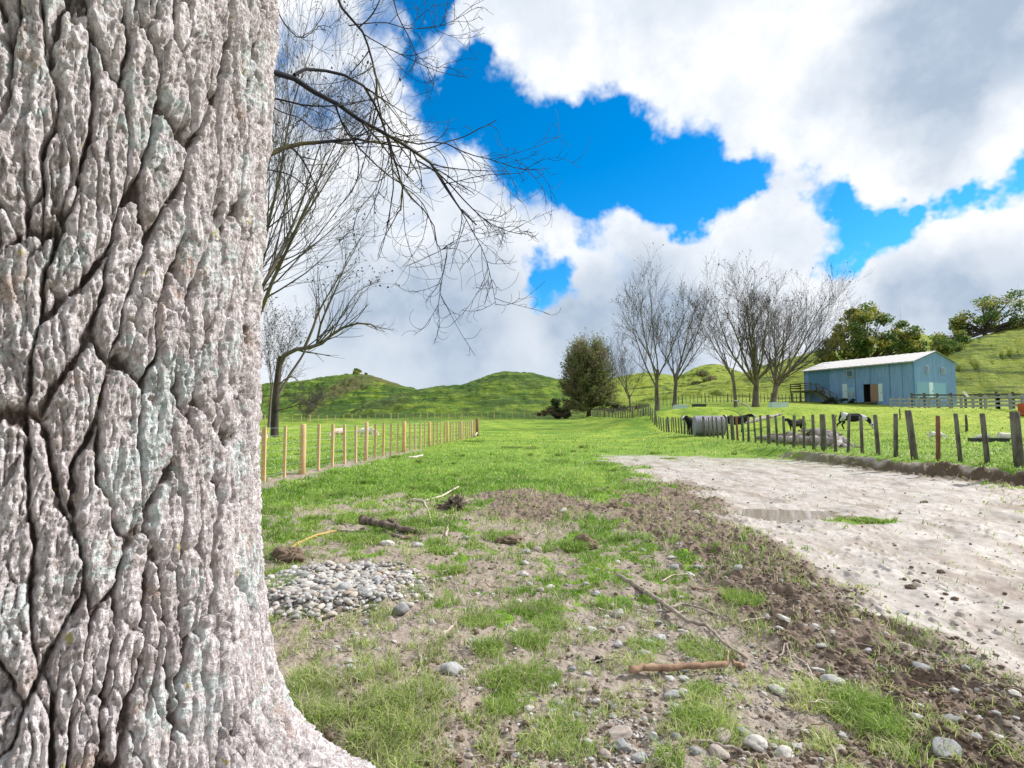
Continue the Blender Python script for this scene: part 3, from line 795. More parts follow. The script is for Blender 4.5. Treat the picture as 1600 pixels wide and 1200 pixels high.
t1b, r1b = G.spawn(LP[wtab], LR[wtab], 8, .45, 1, (20, 60), .42, 12, .05, -.025, .6, .45, .10, .0016, (1, .8, .9))
t2, r2_ = G.spawn(np.vstack([t1, t1b]), np.vstack([r1_, r1b]), 4, .15, .95, (25, 65), .55, 12, .04, -.01, .7, .5, .22, .0012, (1, .8, 1))
obj('branch', tubes_mesh('branch', [(big, bigr, 8), (t1, r1_, 4), (t1b, r1b, 4), (t2, r2_, 3)], m_twig), pop)
# limbs high above the picture
top = np.array([[[0, 0, 7.6], [.1, .2, 8.6], [.3, .5, 10], [.2, 1, 12], [.1, 1.2, 14], [0, 1.3, 16]]]); topr = np.linspace(.5, .12, 6)[None]
b1, br1 = G.spawn(np.array([[[0, 0, 5.0], [0, 0, 5.6], [0, 0, 6.2], [0, .1, 7], [.1, .1, 8], [.2, .3, 10]]]), np.full((1, 6), .45), 7, .1, 1, (35, 60), 1.0, 8, .06, .06, .4, .2)
b2, br2 = G.spawn(b1, br1, 6, .2, 1, (25, 50), .5, 7, .06, .05, .5, .2)
obj('crown', tubes_mesh('crown', [(top, topr, 12), (b1, br1, 8), (b2, br2, 5)], m_grey), pop)

# ------------------------------------------------------------------ bare trees
def bare_tree(label, u, v, Y, H, seed, spread=(18, 42), nlimb=6, trunk=.22, lean=0.0, thick=.02, dens=1.0, group=None, twigm=None, leaves=0.25, limb_up=.05, name='bare_tree', z=None):
    p = at(u, v, Y); zz = float(terrain(p.x, p.y)) if z is None else z
    root = thing(name, label, 'tree', (p.x, p.y, zz - .1), 0, group)
    g_ = Grow(seed); n = 7
    T = g_.extend(np.zeros((1, 3)), np.array([[lean, 0, 1.0]]), np.array([H * trunk * 1.25]), n, .03, .04)
    TR = (H * thick * np.linspace(1.25, .72, n))[None]
    TR[:, 0] *= 1.25
    L1, R1 = g_.spawn(T, TR, nlimb, .55, 1.0, spread, .9 / trunk / 1.25 * .86, 10, .045, limb_up, .55, .12)
    s_ = H * .80 / np.linalg.norm(np.diff(L1, axis=1), axis=2).sum(1); s_ = s_ * (0.75 + .3 * g_.r.random(len(s_)))
    L1 = L1[:, :1] + (L1 - L1[:, :1]) * s_[:, None, None]
    L2, R2 = g_.spawn(L1, R1, int(10 * dens), .12, 1, (18, 42), .46, 8, .05, .07, .5, .15, rmin=.010)
    L3, R3 = g_.spawn(L2, R2, int(8 * dens), .15, 1, (18, 48), .50, 6, .06, .07, .5, .3, rmin=.0115)
    L4, R4 = g_.spawn(L3, R3, 5, .2, 1, (18, 45), .55, 4, .07, .08, .6, .5, rmin=.009)
    obj('trunk', tubes_mesh('trunk', [(T, TR, 12), (L1, R1, 8)], m_grey), root)
    lv = None
    if leaves > 0:
        k = int(len(L4) * leaves); sel_ = g_.r.choice(len(L4), k)
        c = L4[sel_, -1]; c = c[c[:, 2] > H * .62]
        lv = (c, .09, m_brn)
    obj('crown', tubes_mesh('crown', [(L2, R2, 5), (L3, R3, 3), (L4, R4, 3)], twigm or m_twg2, True, lv), root)
    return root
pg = 'bare trees on the terrace'
bare_tree('tall bare tree nearest the round leafy tree, ringed by thin twigs', 1027, 638, 62, 12.9, 21, (14, 34), 5, .30, 0.0, .017, 1.0, pg)
bare_tree('bare tree with pale twigs and a forked trunk behind the tank', 1054, 637, 66, 12.9, 22, (12, 38), 6, .26, .13, .017, 1.1, pg)
bare_tree('slim dark bare tree left of the broad fan shaped ones', 1150, 634, 58, 9.8, 23, (16, 34), 4, .34, 0, .017, .8, pg, m_drk, .1)
bare_tree('broad fan shaped bare tree with a low side limb', 1181, 632, 60, 13.4, 24, (12, 48), 8, .20, .0, .024, 1.15, pg)
bare_tree('bare fan shaped tree sweeping right over the shed roof', 1207, 626, 66, 14.4, 25, (16, 56), 9, .18, .20, .022, 1.15, pg)
bare_tree('pale twiggy bare tree low beside the round leafy tree', 985, 643, 74, 9.0, 26, (14, 46), 6, .22, -.05, .014, .9, pg, None, 0)
bare_tree('very tall bare tree half hidden behind the big trunk', 372, 676, 36, 23.5, 27, (10, 30), 7, .28, .10, .014, 1.0)
bare_tree('thin bare tree between the big trunk and the broken one', 420, 668, 62, 10.5, 28, (8, 22), 5, .4, 0, .012, .9, None, None, .9)
bare_tree('grey leafless bush at the foot of the left hill', 478, 661, 80, 5.6, 29, (20, 70), 8, .1, .1, .014, 1.0, None, None, 0, .02, 'bare_bush')

# the broken tree at the left
p = at(431, 682, 40.5); bz = float(terrain(p.x, p.y))
root = thing('broken_tree', 'dead tree with a snapped dark trunk and one long limb curving right', 'tree', (p.x, p.y, bz - .1))
g_ = Grow(33)
def hl2(pts, r0, r1, n=10):
    P_, R_ = handline(pts, r0, r1, n); return (P_ - np.array([p.x, p.y, bz - .1]))[None], R_[None]
a_, ar = hl2([(429, 686, 40.5), (429, 660, 40.5), (431, 620, 40.5), (434, 590, 40.5), (437, 565, 40.5), (439, 556, 40.5)], .30, .18, 9)
b_, br = hl2([(434, 580, 40.5), (448, 550, 40.4), (475, 545, 40), (500, 538, 39.8), (520, 522, 39.7), (545, 508, 39.6), (575, 505, 39.5), (590, 515, 39.5)], .19, .04)
c_, cr = hl2([(475, 545, 40), (488, 515, 40), (497, 490, 40.2), (510, 465, 40.5), (535, 425, 40.8), (560, 380, 41)], .12, .025)
d_, dr = hl2([(495, 540, 40), (500, 510, 39.5), (512, 480, 39.2), (530, 440, 39), (545, 400, 39), (570, 365, 39)], .10, .02)
e_, er = hl2([(434, 620, 40.5), (450, 590, 41), (470, 560, 41.4), (478, 545, 41.5)], .12, .07)
f_, fr_ = hl2([(436, 600, 40.5), (455, 588, 39.5), (470, 600, 39), (478, 615, 39)], .05, .02)
h_, hr = hl2([(431, 642, 40.5), (455, 636, 39.6), (480, 628, 39), (500, 640, 38.5)], .06, .015)
i_, ir = hl2([(520, 522, 39.7), (535, 490, 39.4), (560, 455, 39.2), (590, 440, 39)], .05, .012)
obj('trunk', tubes_mesh('trunk', [(a_, ar, 10)], m_drk), root)
mains = np.vstack([b_, c_, d_, i_, f_, h_]); mr = np.vstack([br, cr, dr, ir, fr_, hr])
k1, kr1 = g_.spawn(mains, mr, 13, .2, 1, (18, 45), .36, 7, .05, .05, .5, .3, rmin=.008)
k2, kr2 = g_.spawn(k1, kr1, 6, .15, 1, (18, 45), .5, 5, .05, .03, .6, .5, rmin=.006)
obj('limb', tubes_mesh('limb', [(mains, mr, 8), (e_, er, 8)], m_grey), root)
lv = k2[:, -1]; lv = lv[(lv[:, 2] > 11.2)]
obj('crown', tubes_mesh('crown', [(k1, kr1, 4), (k2, kr2, 3)], m_twg2, True, (lv, .09, m_brn)), root)

# ------------------------------------------------------------------ leafy trees
def leafy(name, label, u, v, Y, clumps, leafm, nl=330, ls=.26, seed=1, trunk_r=.35, woodm=None):
    """clumps: (u, v, radius px, depth offset)"""
    p = at(u, v, Y); zz = float(terrain(p.x, p.y))
    root = thing(name, label, 'tree', (p.x, p.y, zz - .2)); g_ = Grow(seed); o = np.array([p.x, p.y, zz - .2])
    C = []; cen = []
    for (cu, cv, cr_, dy) in clumps:
        q = at(cu, cv, Y + dy); c0 = np.array([q.x, q.y, q.z]) - o; rw = cr_ / F * Y
        for _ in range(3):
            c1 = c0 + g_.r.normal(size=3) * rw * .6
            cen.append(c1)
            d = nrmv(g_.r.normal(size=(nl // 3, 3))) * (g_.r.random((nl // 3, 1)) ** .45)
            C.append(c1 + d * rw * np.array([.85, .85, .55]) * (0.8 + .3 * g_.r.random((nl // 3, 1))))
    cen = np.array(cen); H = cen[:, 2].mean()
    fork = np.array([0, 0, max(.8, cen[:, 2].min() * .6)])
    T = np.linspace([0, 0, 0], fork, 6)[None]; TR = np.linspace(trunk_r * 1.2, trunk_r * .8, 6)[None]
    n = 8; s_ = np.linspace(0, 1, n)[None, :, None]
    mid = fork + (cen - fork) * np.array([.45, .45, .62])
    P_ = (1 - s_) ** 2 * fork + 2 * s_ * (1 - s_) * mid[:, None] + s_ ** 2 * cen[:, None]
    P_ = P_ + g_.r.normal(size=P_.shape) * .12 * s_
    PR = np.linspace(trunk_r * .42, trunk_r * .07, n)[None].repeat(len(cen), 0)
    tw, twr = g_.spawn(P_, PR, 8, .4, 1, (25, 60), .3, 5, .06, .03, .5, .3, rmin=.02)
    obj('trunk', tubes_mesh('trunk', [(T, TR, 10), (P_, PR, 6)], woodm or m_drk), root)
    me = tubes_mesh('crown', [(tw, twr, 3)], woodm or m_drk, True, (np.vstack(C), ls, leafm, g_.r))
    obj('crown', me, root)
    return root
leafy('evergreen_tree', 'broad green and yellowish tree rising behind the blue shed', 1345, 590, 92,
      [(1352, 497, 20, 0), (1375, 500, 20, 1), (1335, 505, 18, -1), (1395, 512, 18, 0), (1412, 520, 14, 0), (1310, 515, 16, 1), (1296, 535, 16, 0), (1325, 530, 18, -2), (1355, 525, 20, 2),
       (1385, 535, 18, 0), (1405, 542, 14, -1), (1290, 555, 15, 1), (1312, 555, 18, 0), (1340, 555, 20, -2), (1370, 558, 18, -1), (1345, 575, 18, 0), (1300, 575, 14, 1), (1360, 540, 14, -3), (1330, 490, 10, 0), (1425, 524, 8, 0)],
      m_ykl, 560, .24, 51, .45)
leafy('evergreen_tree', 'open green tree on the hillside at the right edge', 1540, 540, 104,
      [(1510, 500, 16, 0), (1530, 492, 18, 0), (1552, 486, 20, 1), (1575, 490, 18, 0), (1600, 482, 18, 0), (1622, 488, 18, 0), (1500, 515, 14, 0), (1565, 505, 14, -1), (1590, 508, 13, 0), (1485, 528, 13, 0), (1645, 500, 16, 0),
       (1520, 515, 12, 2), (1610, 505, 10, 0), (1470, 535, 12, 0)],
      m_ykl, 480, .22, 52, .4)
leafy('evergreen_shrub', 'low leafy shrubs growing along the hill behind the shed roof', 1450, 556, 96,
      [(1410, 548, 14, 0), (1432, 545, 13, 0), (1452, 548, 13, 0), (1470, 545, 16, 0), (1490, 538, 15, 1), (1505, 532, 12, 1)],
      m_ykl, 520, .22, 53, .15)
leafy('scrub_bush', 'round olive bush on the slope behind the tall bare trees', 1103, 603, 150,
      [(1103, 592, 12, 0), (1098, 598, 10, 0), (1110, 597, 10, 0)], m_olv, 700, .32, 54, .15)
leafy('hill_tree', 'small round tree alone on top of the left hill', 556, 596, 315, [(556, 582, 6, 0), (553, 584, 5, 0), (560, 584, 5, 0)], m_ykl, 500, .45, 55, .3)
leafy('hill_shrub', 'tiny dark shrub right of the lone hilltop tree', 573, 596, 315, [(573, 587, 3, 0)], m_ykl, 300, .4, 56, .2)
leafy('scrub_bush', 'brown scrub in front of the dark gap under the round tree', 868, 655, 92, [(858, 646, 8, 0), (872, 648, 8, 0), (845, 649, 6, 0), (885, 650, 7, 0)], leaf_mat('brown_scrub', [(0.12, 0.09, 0.06), (0.2, 0.15, 0.09), (0.1, 0.12, 0.04)]), 420, .16, 57, .08)
leafy('scrub_bush', 'dark green scrub against the hill just left of the round tree', 882, 652, 100, [(872, 628, 9, 0), (880, 636, 10, 0), (868, 642, 8, 0), (888, 642, 9, 0)], leaf_mat('dark_scrub', [(0.035, 0.06, 0.02), (0.07, 0.10, 0.03), (0.05, 0.08, 0.03)]), 600, .2, 58, .1)
leafy('scrub_bush', 'dark undergrowth between the round tree and the tall bare trees', 985, 650, 78, [(955, 640, 8, 0), (970, 642, 8, 0), (985, 641, 9, 0), (1000, 640, 8, 0), (1014, 638, 8, 0)], leaf_mat('undergrowth', [(0.06, 0.075, 0.03), (0.13, 0.13, 0.06), (0.08, 0.12, 0.03)]), 420, .15, 59, .06)

# dense egg shaped tree in the middle distance
p = at(920, 648, 93); zz = float(terrain(p.x, p.y))
root = thing('round_leafy_tree', 'dense egg shaped olive tree standing alone where the right fence ends', 'tree', (p.x, p.y, zz - .1))
g_ = Grow(61); EH = 12.5; n = 9
M_ = 260
zt = .9 + (EH - .9) * (g_.r.random(M_) ** .7)
az = g_.r.random(M_) * 6.283
hh_ = (zt - 0.3) / EH
rad_ = 4.7 * np.sqrt(np.clip(1 - ((hh_ - .22) / .80) ** 2, 0, 1)) * (0.93 + .08 * g_.r.random(M_))
E = np.stack([np.cos(az) * rad_, np.sin(az) * rad_, zt], 1); f0 = np.array([0, 0, 1.3]); s_ = np.linspace(0, 1, n)[None, :, None]
midp = f0 + (E - f0) * np.array([.32, .32, .62])
P_ = (1 - s_) ** 2 * f0 + 2 * s_ * (1 - s_) * midp[:, None] + s_ ** 2 * E[:, None]
PR = np.linspace(.09, .02, n)[None].repeat(M_, 0)
w2, wr2 = g_.spawn(P_, PR, 16, .3, 1, (15, 40), .2, 5, .05, .08, .5, .4, rmin=.014)
w3, wr3 = g_.spawn(w2, wr2, 5, .1, 1, (15, 45), .75, 4, .05, .08, .6, .5, rmin=.011)
tk = np.linspace([0, 0, 0], [0, 0, 2.2], 5)[None]
obj('trunk', tubes_mesh('trunk', [(tk, np.linspace(.45, .3, 5)[None], 10), (P_, PR, 5)], m_drk), root)
lc_ = w3[:, -1]; pick = g_.r.random(len(lc_)) < np.clip(.9 + .9 * (lc_[:, 2] / EH - .35) - .12 * lc_[:, 0] / 4, .12, 1)
lc_ = np.vstack([lc_, w3[:, 1], w2[:, -1]]); pick = np.concatenate([pick, pick, np.ones(len(w2), bool)]); obj('crown', tubes_mesh('crown', [(w2, wr2, 3), (w3, wr3, 3)], wood_mat('willow_twigs', (0.15, 0.125, 0.09), (0.27, 0.225, 0.17), None, 1.0), True, (lc_[pick], .13, m_olv)), root)

# ------------------------------------------------------------------ grass
def grass_mat(name, a, b, dry):
    m, t = mat(name)
    ti = t.attr('tint'); dr = t.attr('dry')
    c = t.mix(ti, a, b); c = t.mix(dr, c, dry)
    bs = t.bsdf(c, .55, None, .35)
    tr = t.n('ShaderNodeBsdfTranslucent'); t.put(tr.inputs[0], c)
    mx = t.n('ShaderNodeMixShader'); mx.inputs[0].default_value = .38
    t.nt.links.new(bs, mx.inputs[1]); t.nt.links.new(tr.outputs[0], mx.inputs[2])
    t.out(mx.outputs[0]); return m
m_grass = grass_mat('meadow_grass', (0.11, 0.23, 0.022), (0.41, 0.55, 0.12), (0.62, 0.56, 0.36))
def blades(name, x, y, h, w, bend, tint, dry, m, label):
    n = len(x); z = ground_z(x, y) - .004
    az = rng.random(n) * 6.283; bx = rng.normal(size=n) * bend * h + .15 * h * bend; by = rng.normal(size=n) * bend * h
    cx, cy = np.cos(az) * w / 2, np.sin(az) * w / 2
    V = np.empty((n, 5, 3), np.float32)
    V[:, 0] = np.stack([x - cx, y - cy, z], 1); V[:, 1] = np.stack([x + cx, y + cy, z], 1)
    V[:, 2] = np.stack([x - cx * .8 + bx * .35, y - cy * .8 + by * .35, z + h * .6], 1)
    V[:, 3] = np.stack([x + cx * .8 + bx * .35, y + cy * .8 + by * .35, z + h * .6], 1)
    V[:, 4] = np.stack([x + bx, y + by, z + h * (1 - .25 * np.minimum(np.hypot(bx, by) / h, 1.6))], 1)
    o = np.arange(n)[:, None] * 5
    Q = o + np.array([[0, 1, 3, 2]]); T_ = o + np.array([[2, 3, 4]])
    me = np_mesh(name, V.reshape(-1, 3), [Q, T_], m, True, {'tint': np.repeat(tint, 5), 'dry': np.repeat(dry, 5)})
    return tag(obj(name, me), label, 'grass', None, 'stuff')
def screen_pts(n, u0, u1, v0, v1, pw=1.0):
    u = rng.uniform(u0, u1, n); v = v0 + (v1 - v0) * rng.random(n) ** pw
    x, y, z = ray(u, v); k = -EYE / z
    return (x * k).astype(np.float32), (y * k).astype(np.float32)
x, y = screen_pts(1000000, -60, 1900, 676, 1260)
k = (np.hypot(x - TC[0], y - TC[1]) > .74); x, y = x[k], y[k]
gmk, tr_, dk_, pb_2, bf_, pl_ = masks(x, y)
clump = fbm2(x * 4.2, y * 4.2, 3, 200); clump2 = fbm2(x * 13, y * 13, 2, 204)
pr_ = ss(.25, .75, gmk + .30 * clump2) * (0.22 + .78 * ss(-.35, .35, clump2 + .7 * clump + .9 * (gmk > .9)))
# single sprigs keep coming up through the bare soil
pr_ = np.maximum(pr_, .34 * (1 - .93 * tr_) * (1 - .9 * pl_) * (1 - .55 * dk_) * ss(-.15, .55, clump2 + .4 * clump))
k = rng.random(len(x)) < pr_ * (.42 + .45 * ss(3, 7, np.hypot(x, y)))
x, y, gm_, c1_, c2_, tr2 = x[k], y[k], gmk[k], clump[k], clump2[k], tr_[k]
rg_d = np.hypot(x, y)
h = (0.026 + .018 * rng.random(len(x))) * (1 + .9 * ss(0, .7, c1_)) * (.8 + .7 * ss(0, .6, c2_)) * (1 - .5 * tr2)
h = h * (1 + .5 * ss(4, 9, rg_d))
w = np.maximum(.0028 + .002 * rng.random(len(x)), .00125 * rg_d)
tint = np.clip(.45 + .55 * fbm2(x * 1.1, y * 1.1, 3, 210) + .4 * fbm2(x * .35, y * .5, 3, 211) - .3 * ss(0, .6, c1_) * (rg_d > 5) + .35 * rng.normal(size=len(x)) * .8 + .25 * ss(8, 20, rg_d), 0, 1)
dry = np.clip((rng.random(len(x)) < .09 + .30 * (1 - gm_) + .12 * ss(-.1, .6, fbm2(x * 1.6, y * 1.6, 2, 214)) * (rg_d < 6)) * (.4 + .6 * rng.random(len(x))), 0, 1)
blades('meadow_grass', x, y, h, w, .75, tint, dry, m_grass, 'short bright green grass in ragged patches over the whole paddock')
# long pale grass in the lee of the root and in loose tufts
xs, ys, hs_, ds_ = [], [], [], []
def tuft(cx, cy, r_, n, hh, dr=.25):
    a = rng.random(n) * 6.283; q = r_ * np.sqrt(rng.random(n))
    xs.append(cx + np.cos(a) * q); ys.append(cy + np.sin(a) * q); hs_.append(hh * (.5 + .6 * rng.random(n))); ds_.append((rng.random(n) < dr) * rng.random(n))
for _ in range(36):
    u, v = random.uniform(455, 720), random.uniform(1050, 1190)
    if v < 1050 + (u - 470) * .22 - 20 or v > 1110 + (u - 455) * .55: continue
    c = G0(u, v); tuft(c[0], c[1], .075, 110, .10, .65)
for (u, v, n, r_, hh) in [(895, 860, 900, .13, .12), (690, 868, 500, .12, .09), (706, 892, 500, .12, .10), (1350, 812, 900, .16, .06), (1320, 806, 400, .12, .05), (1355, 1120, 900, .14, .08), (1340, 1100, 500, .1, .08), (1390, 1150, 300, .07, .07), (1085, 1125, 600, .10, .08), (1100, 1080, 300, .08, .06), (545, 845, 700, .25, .09), (575, 850, 500, .22, .09),
                       (965, 792, 500, .2, .08), (780, 840, 500, .2, .08), (800, 1065, 420, .12, .08), (830, 1015, 420, .11, .08), (785, 1110, 260, .09, .08), (860, 985, 300, .1, .07), (750, 980, 420, .12, .08), (762, 1030, 200, .08, .06), (850, 1060, 260, .1, .07), (1160, 940, 500, .15, .08), (1440, 1000, 60, .1, .06), (1100, 1020, 400, .14, .07), (1010, 1010, 350, .12, .06),
                       (850, 960, 500, .15, .07), (430, 925, 400, .15, .07), (440, 895, 300, .15, .07), (940, 725, 500, .4, .1), (870, 722, 500, .4, .1), (800, 700, 600, .5, .12), (740, 690, 600, .6, .12), (1045, 716, 300, .3, .06)]:
    c = GP(u, v); tuft(c.x, c.y, r_, n, hh, .12)
for _ in range(240):
    u, v = random.uniform(430, 1250), random.uniform(700, 1180)
    c = G0(u, v)
    mm = masks(np.array([c[0]], np.float32), np.array([c[1]], np.float32))
    if mm[0][0] < .3 or mm[1][0] > .5: continue
    tuft(c[0], c[1], random.uniform(.03, .09) * (1 + c[1] / 10), 110, random.uniform(.04, .085) * (1 + c[1] / 14), .15)
x = np.concatenate(xs).astype(np.float32); y = np.concatenate(ys).astype(np.float32); h = np.concatenate(hs_); dry = np.concatenate(ds_)
k = (np.hypot(x - TC[0], y - TC[1]) > .72); x, y, h, dry = x[k], y[k], h[k], dry[k]
rg_d = np.hypot(x, y)
blades('tufted_grass', x, y, h, np.maximum(.0026, .0011 * rg_d), .85, np.clip(.4 + .3 * rng.normal(size=len(x)), 0, 1), dry, m_grass, 'longer loose tufts of grass around the root and among the stones')

# ------------------------------------------------------------------ stones
def stone_mat():
    m, t = mat('river_stone'); p = t.objco(); r = t.rand()
    c = t.n('ShaderNodeValToRGB'); t.put(c.inputs[0], r)
    e = c.color_ramp.elements
    e[0].position = 0; e[0].color = (0.40, 0.41, 0.42, 1); e[1].position = 1; e[1].color = (0.54, 0.52, 0.47, 1)
    for q, cl in ((.25, (0.50, 0.50, 0.49)), (.5, (0.27, 0.28, 0.295)), (.65, (0.56, 0.54, 0.50)), (.85, (0.42, 0.36, 0.32))):
        k = e.new(q); k.color = cl + (1,)
    c.color_ramp.interpolation = 'CONSTANT'
    n1 = t.noise(p, 3.2, 6, .65); n2 = t.noise(p, 26, 4, .6)
    cc = t.mix(t.mapr(n1, .3, .7, .0, .45), c.outputs[0], (0.17, 0.165, 0.16))
    cc = t.mix(t.mapr(n2, .5, .75, 0, .35), cc, (0.62, 0.60, 0.56))
    z = t.n('ShaderNodeSeparateXYZ'); t.put(z.inputs[0], p)
    cc = t.mix(t.mapr(t.math('ADD', z.outputs[2], t.math('MULTIPLY', n1, .8)), .0, .45, .75, 0), cc, (0.20, 0.155, 0.12))
    t.out(t.bsdf(cc, .8, t.bump(t.math('ADD', n2, n1), .35, .08), .3)); return m
m_stone = stone_mat()
def ico(sub):
    import bmesh
    bm = bmesh.new(); bmesh.ops.create_icosphere(bm, subdivisions=sub, radius=1.0)
    v = np.array([q.co[:] for q in bm.verts], np.float32); f = np.array([[q.index for q in k.verts] for k in bm.faces], np.int32); bm.free(); return v, f
ICO3, ICF3 = ico(4); ICO1, ICF1 = ico(1); ICO2, ICF2 = ico(2)
def pebble_shape(v, r_, ang=0.0):
    s_ = np.array([1.0, r_.uniform(.6, .9), r_.uniform(.42, .7)])
    o = v.copy()
    if ang > 0:
        for _ in range(9):
            nn = nrmv(r_.normal(size=3)); d = o @ nn; c = r_.uniform(.55, .85)
            o = o - np.maximum(d - c, 0)[:, None] * nn * ang
    for f_, a_ in ((1.1, .16), (2.3, .06), (6.0, .018)):
        ph = r_.uniform(0, 9, 3)
        o = o * (1 + a_ * np.sin(v * f_ * 1.7 + ph).prod(1) * 2)[:, None] + a_ * .4 * np.sin(v[:, [1, 2, 0]] * f_ * 1.3 + ph)
    return o * s_
SH = []
for i in range(14):
    r_ = np.random.default_rng(300 + i)
    SH.append(np_mesh('stone', pebble_shape(ICO3, r_, .9 if i >= 10 else 0), [ICF3], m_stone, True))
stones_placed = []
MARKS = [(1060, 1052, 'the thick brown stick'), (1054, 1093, 'the cluster of four stones'), (534, 944, 'the upright pointed stone'), (624, 966, 'the egg shaped grey stone'), (1220, 1082, 'the cream oval stone'), (1303, 1075, 'the blue streaked stone'), (1127, 1160, 'the pinkish boulder'), (970, 1170, 'the angular grey stone'), (1494, 1188, 'the sharp edged slab'), (705, 1063, 'the flat topped oval stone'), (937, 1031, 'the black lump'), (1040, 952, 'the long thin branch'), (895, 855, 'the dark grass tuft'), (615, 827, 'the broken log'), (708, 798, 'the root clump'), (655, 1025, 'the curved pale twig'), (1440, 1054, 'the bluish flat stone'), (1490, 1131, 'the half sunk pale stone'), (1062, 857, 'the slate grey flat stone'), (1210, 797, 'the puddle'), (1345, 812, 'the green patch on the track'), (1230, 1020, 'the slender grey branch'), (1430, 910, 'the dark clods on the track'), (490, 845, 'the yellow stick'), (960, 796, 'the dark earth mound'), (1390, 1000, 'the muddy track edge'), (800, 1060, 'the green grass strip'), (1320, 960, 'the churned mud bend'), (1185, 880, 'the brown mud below the puddle')]
used_labels = {}
ORD = ['', ', second', ', third', ', fourth', ', fifth', ', sixth', ', seventh', ', eighth', ', ninth', ', tenth']
def mark_label(what, u, v):
    m = min(MARKS, key=lambda k: math.hypot(k[0] - u, (k[1] - v) * 1.6)); dx, dy = u - m[0], (v - m[1]) * 1.6
    h_ = 'right' if dx > 0 else 'left'; w_ = 'beyond' if dy < 0 else 'this side of'
    s_ = ('just %s of %s' % (h_, m[2])) if abs(dx) > 2 * abs(dy) else (('just %s %s' % (w_, m[2])) if abs(dy) > 2 * abs(dx) else ('%s %s of %s' % (w_.replace('this side of', 'in front and'), h_, m[2])))
    return what + ' ' + s_
pending = []
def settle_labels():
    gr = {}
    for o, what, u, v in pending:
        lb = mark_label(what, u, v); m = min(MARKS, key=lambda k: math.hypot(k[0] - u, (k[1] - v) * 1.6)); gr.setdefault(lb, []).append((math.hypot(m[0] - u, m[1] - v), o))
    for lb, l in gr.items():
        l.sort(key=lambda q: q[0])
        for i, (d, o) in enumerate(l): o['label'] = lb + ORD[min(i, 9)]
def stone(u, v, wpx, label, group=None, sh=None, tall=1.0, rz=None, col=None):
    p = GP(u, v); r_ = wpx / 2 / F * p.y * 1.05
    sh = random.randrange(10) if sh is None else sh
    me = SH[sh]
    if col is not None:
        me = me.copy(); me.materials.clear(); me.materials.append(col)
    o = obj('stone', me, None)
    zz = gz(p.x, p.y)
    o.scale = (r_, r_, r_ * tall)
    o.rotation_euler = (random.uniform(-.25, .25), random.uniform(-.25, .25), random.uniform(-.7, .7) if rz is None else rz)
    o.location = (p.x, p.y + r_ * .4, zz + r_ * .22 * tall)
    tag(o, label, 'stone', group); stones_placed.append((p.x, p.y, r_))
    if group: pending.append((o, 'tiny stone' if wpx < 10 else ('small stone' if wpx < 14.5 else ('rounded stone' if wpx < 19 else 'larger rounded stone')), u, v))
    return o
m_black, t = mat('charred_black'); p = t.objco(); q = t.noise(p, 9, 5, .7); t.out(t.bsdf((0.012, 0.011, 0.011), .6, t.bump(q, 1, .3), .4))
gA = 'river stones lying on the loose gravel pile'; gB = 'rounded stones scattered over the trampled soil'
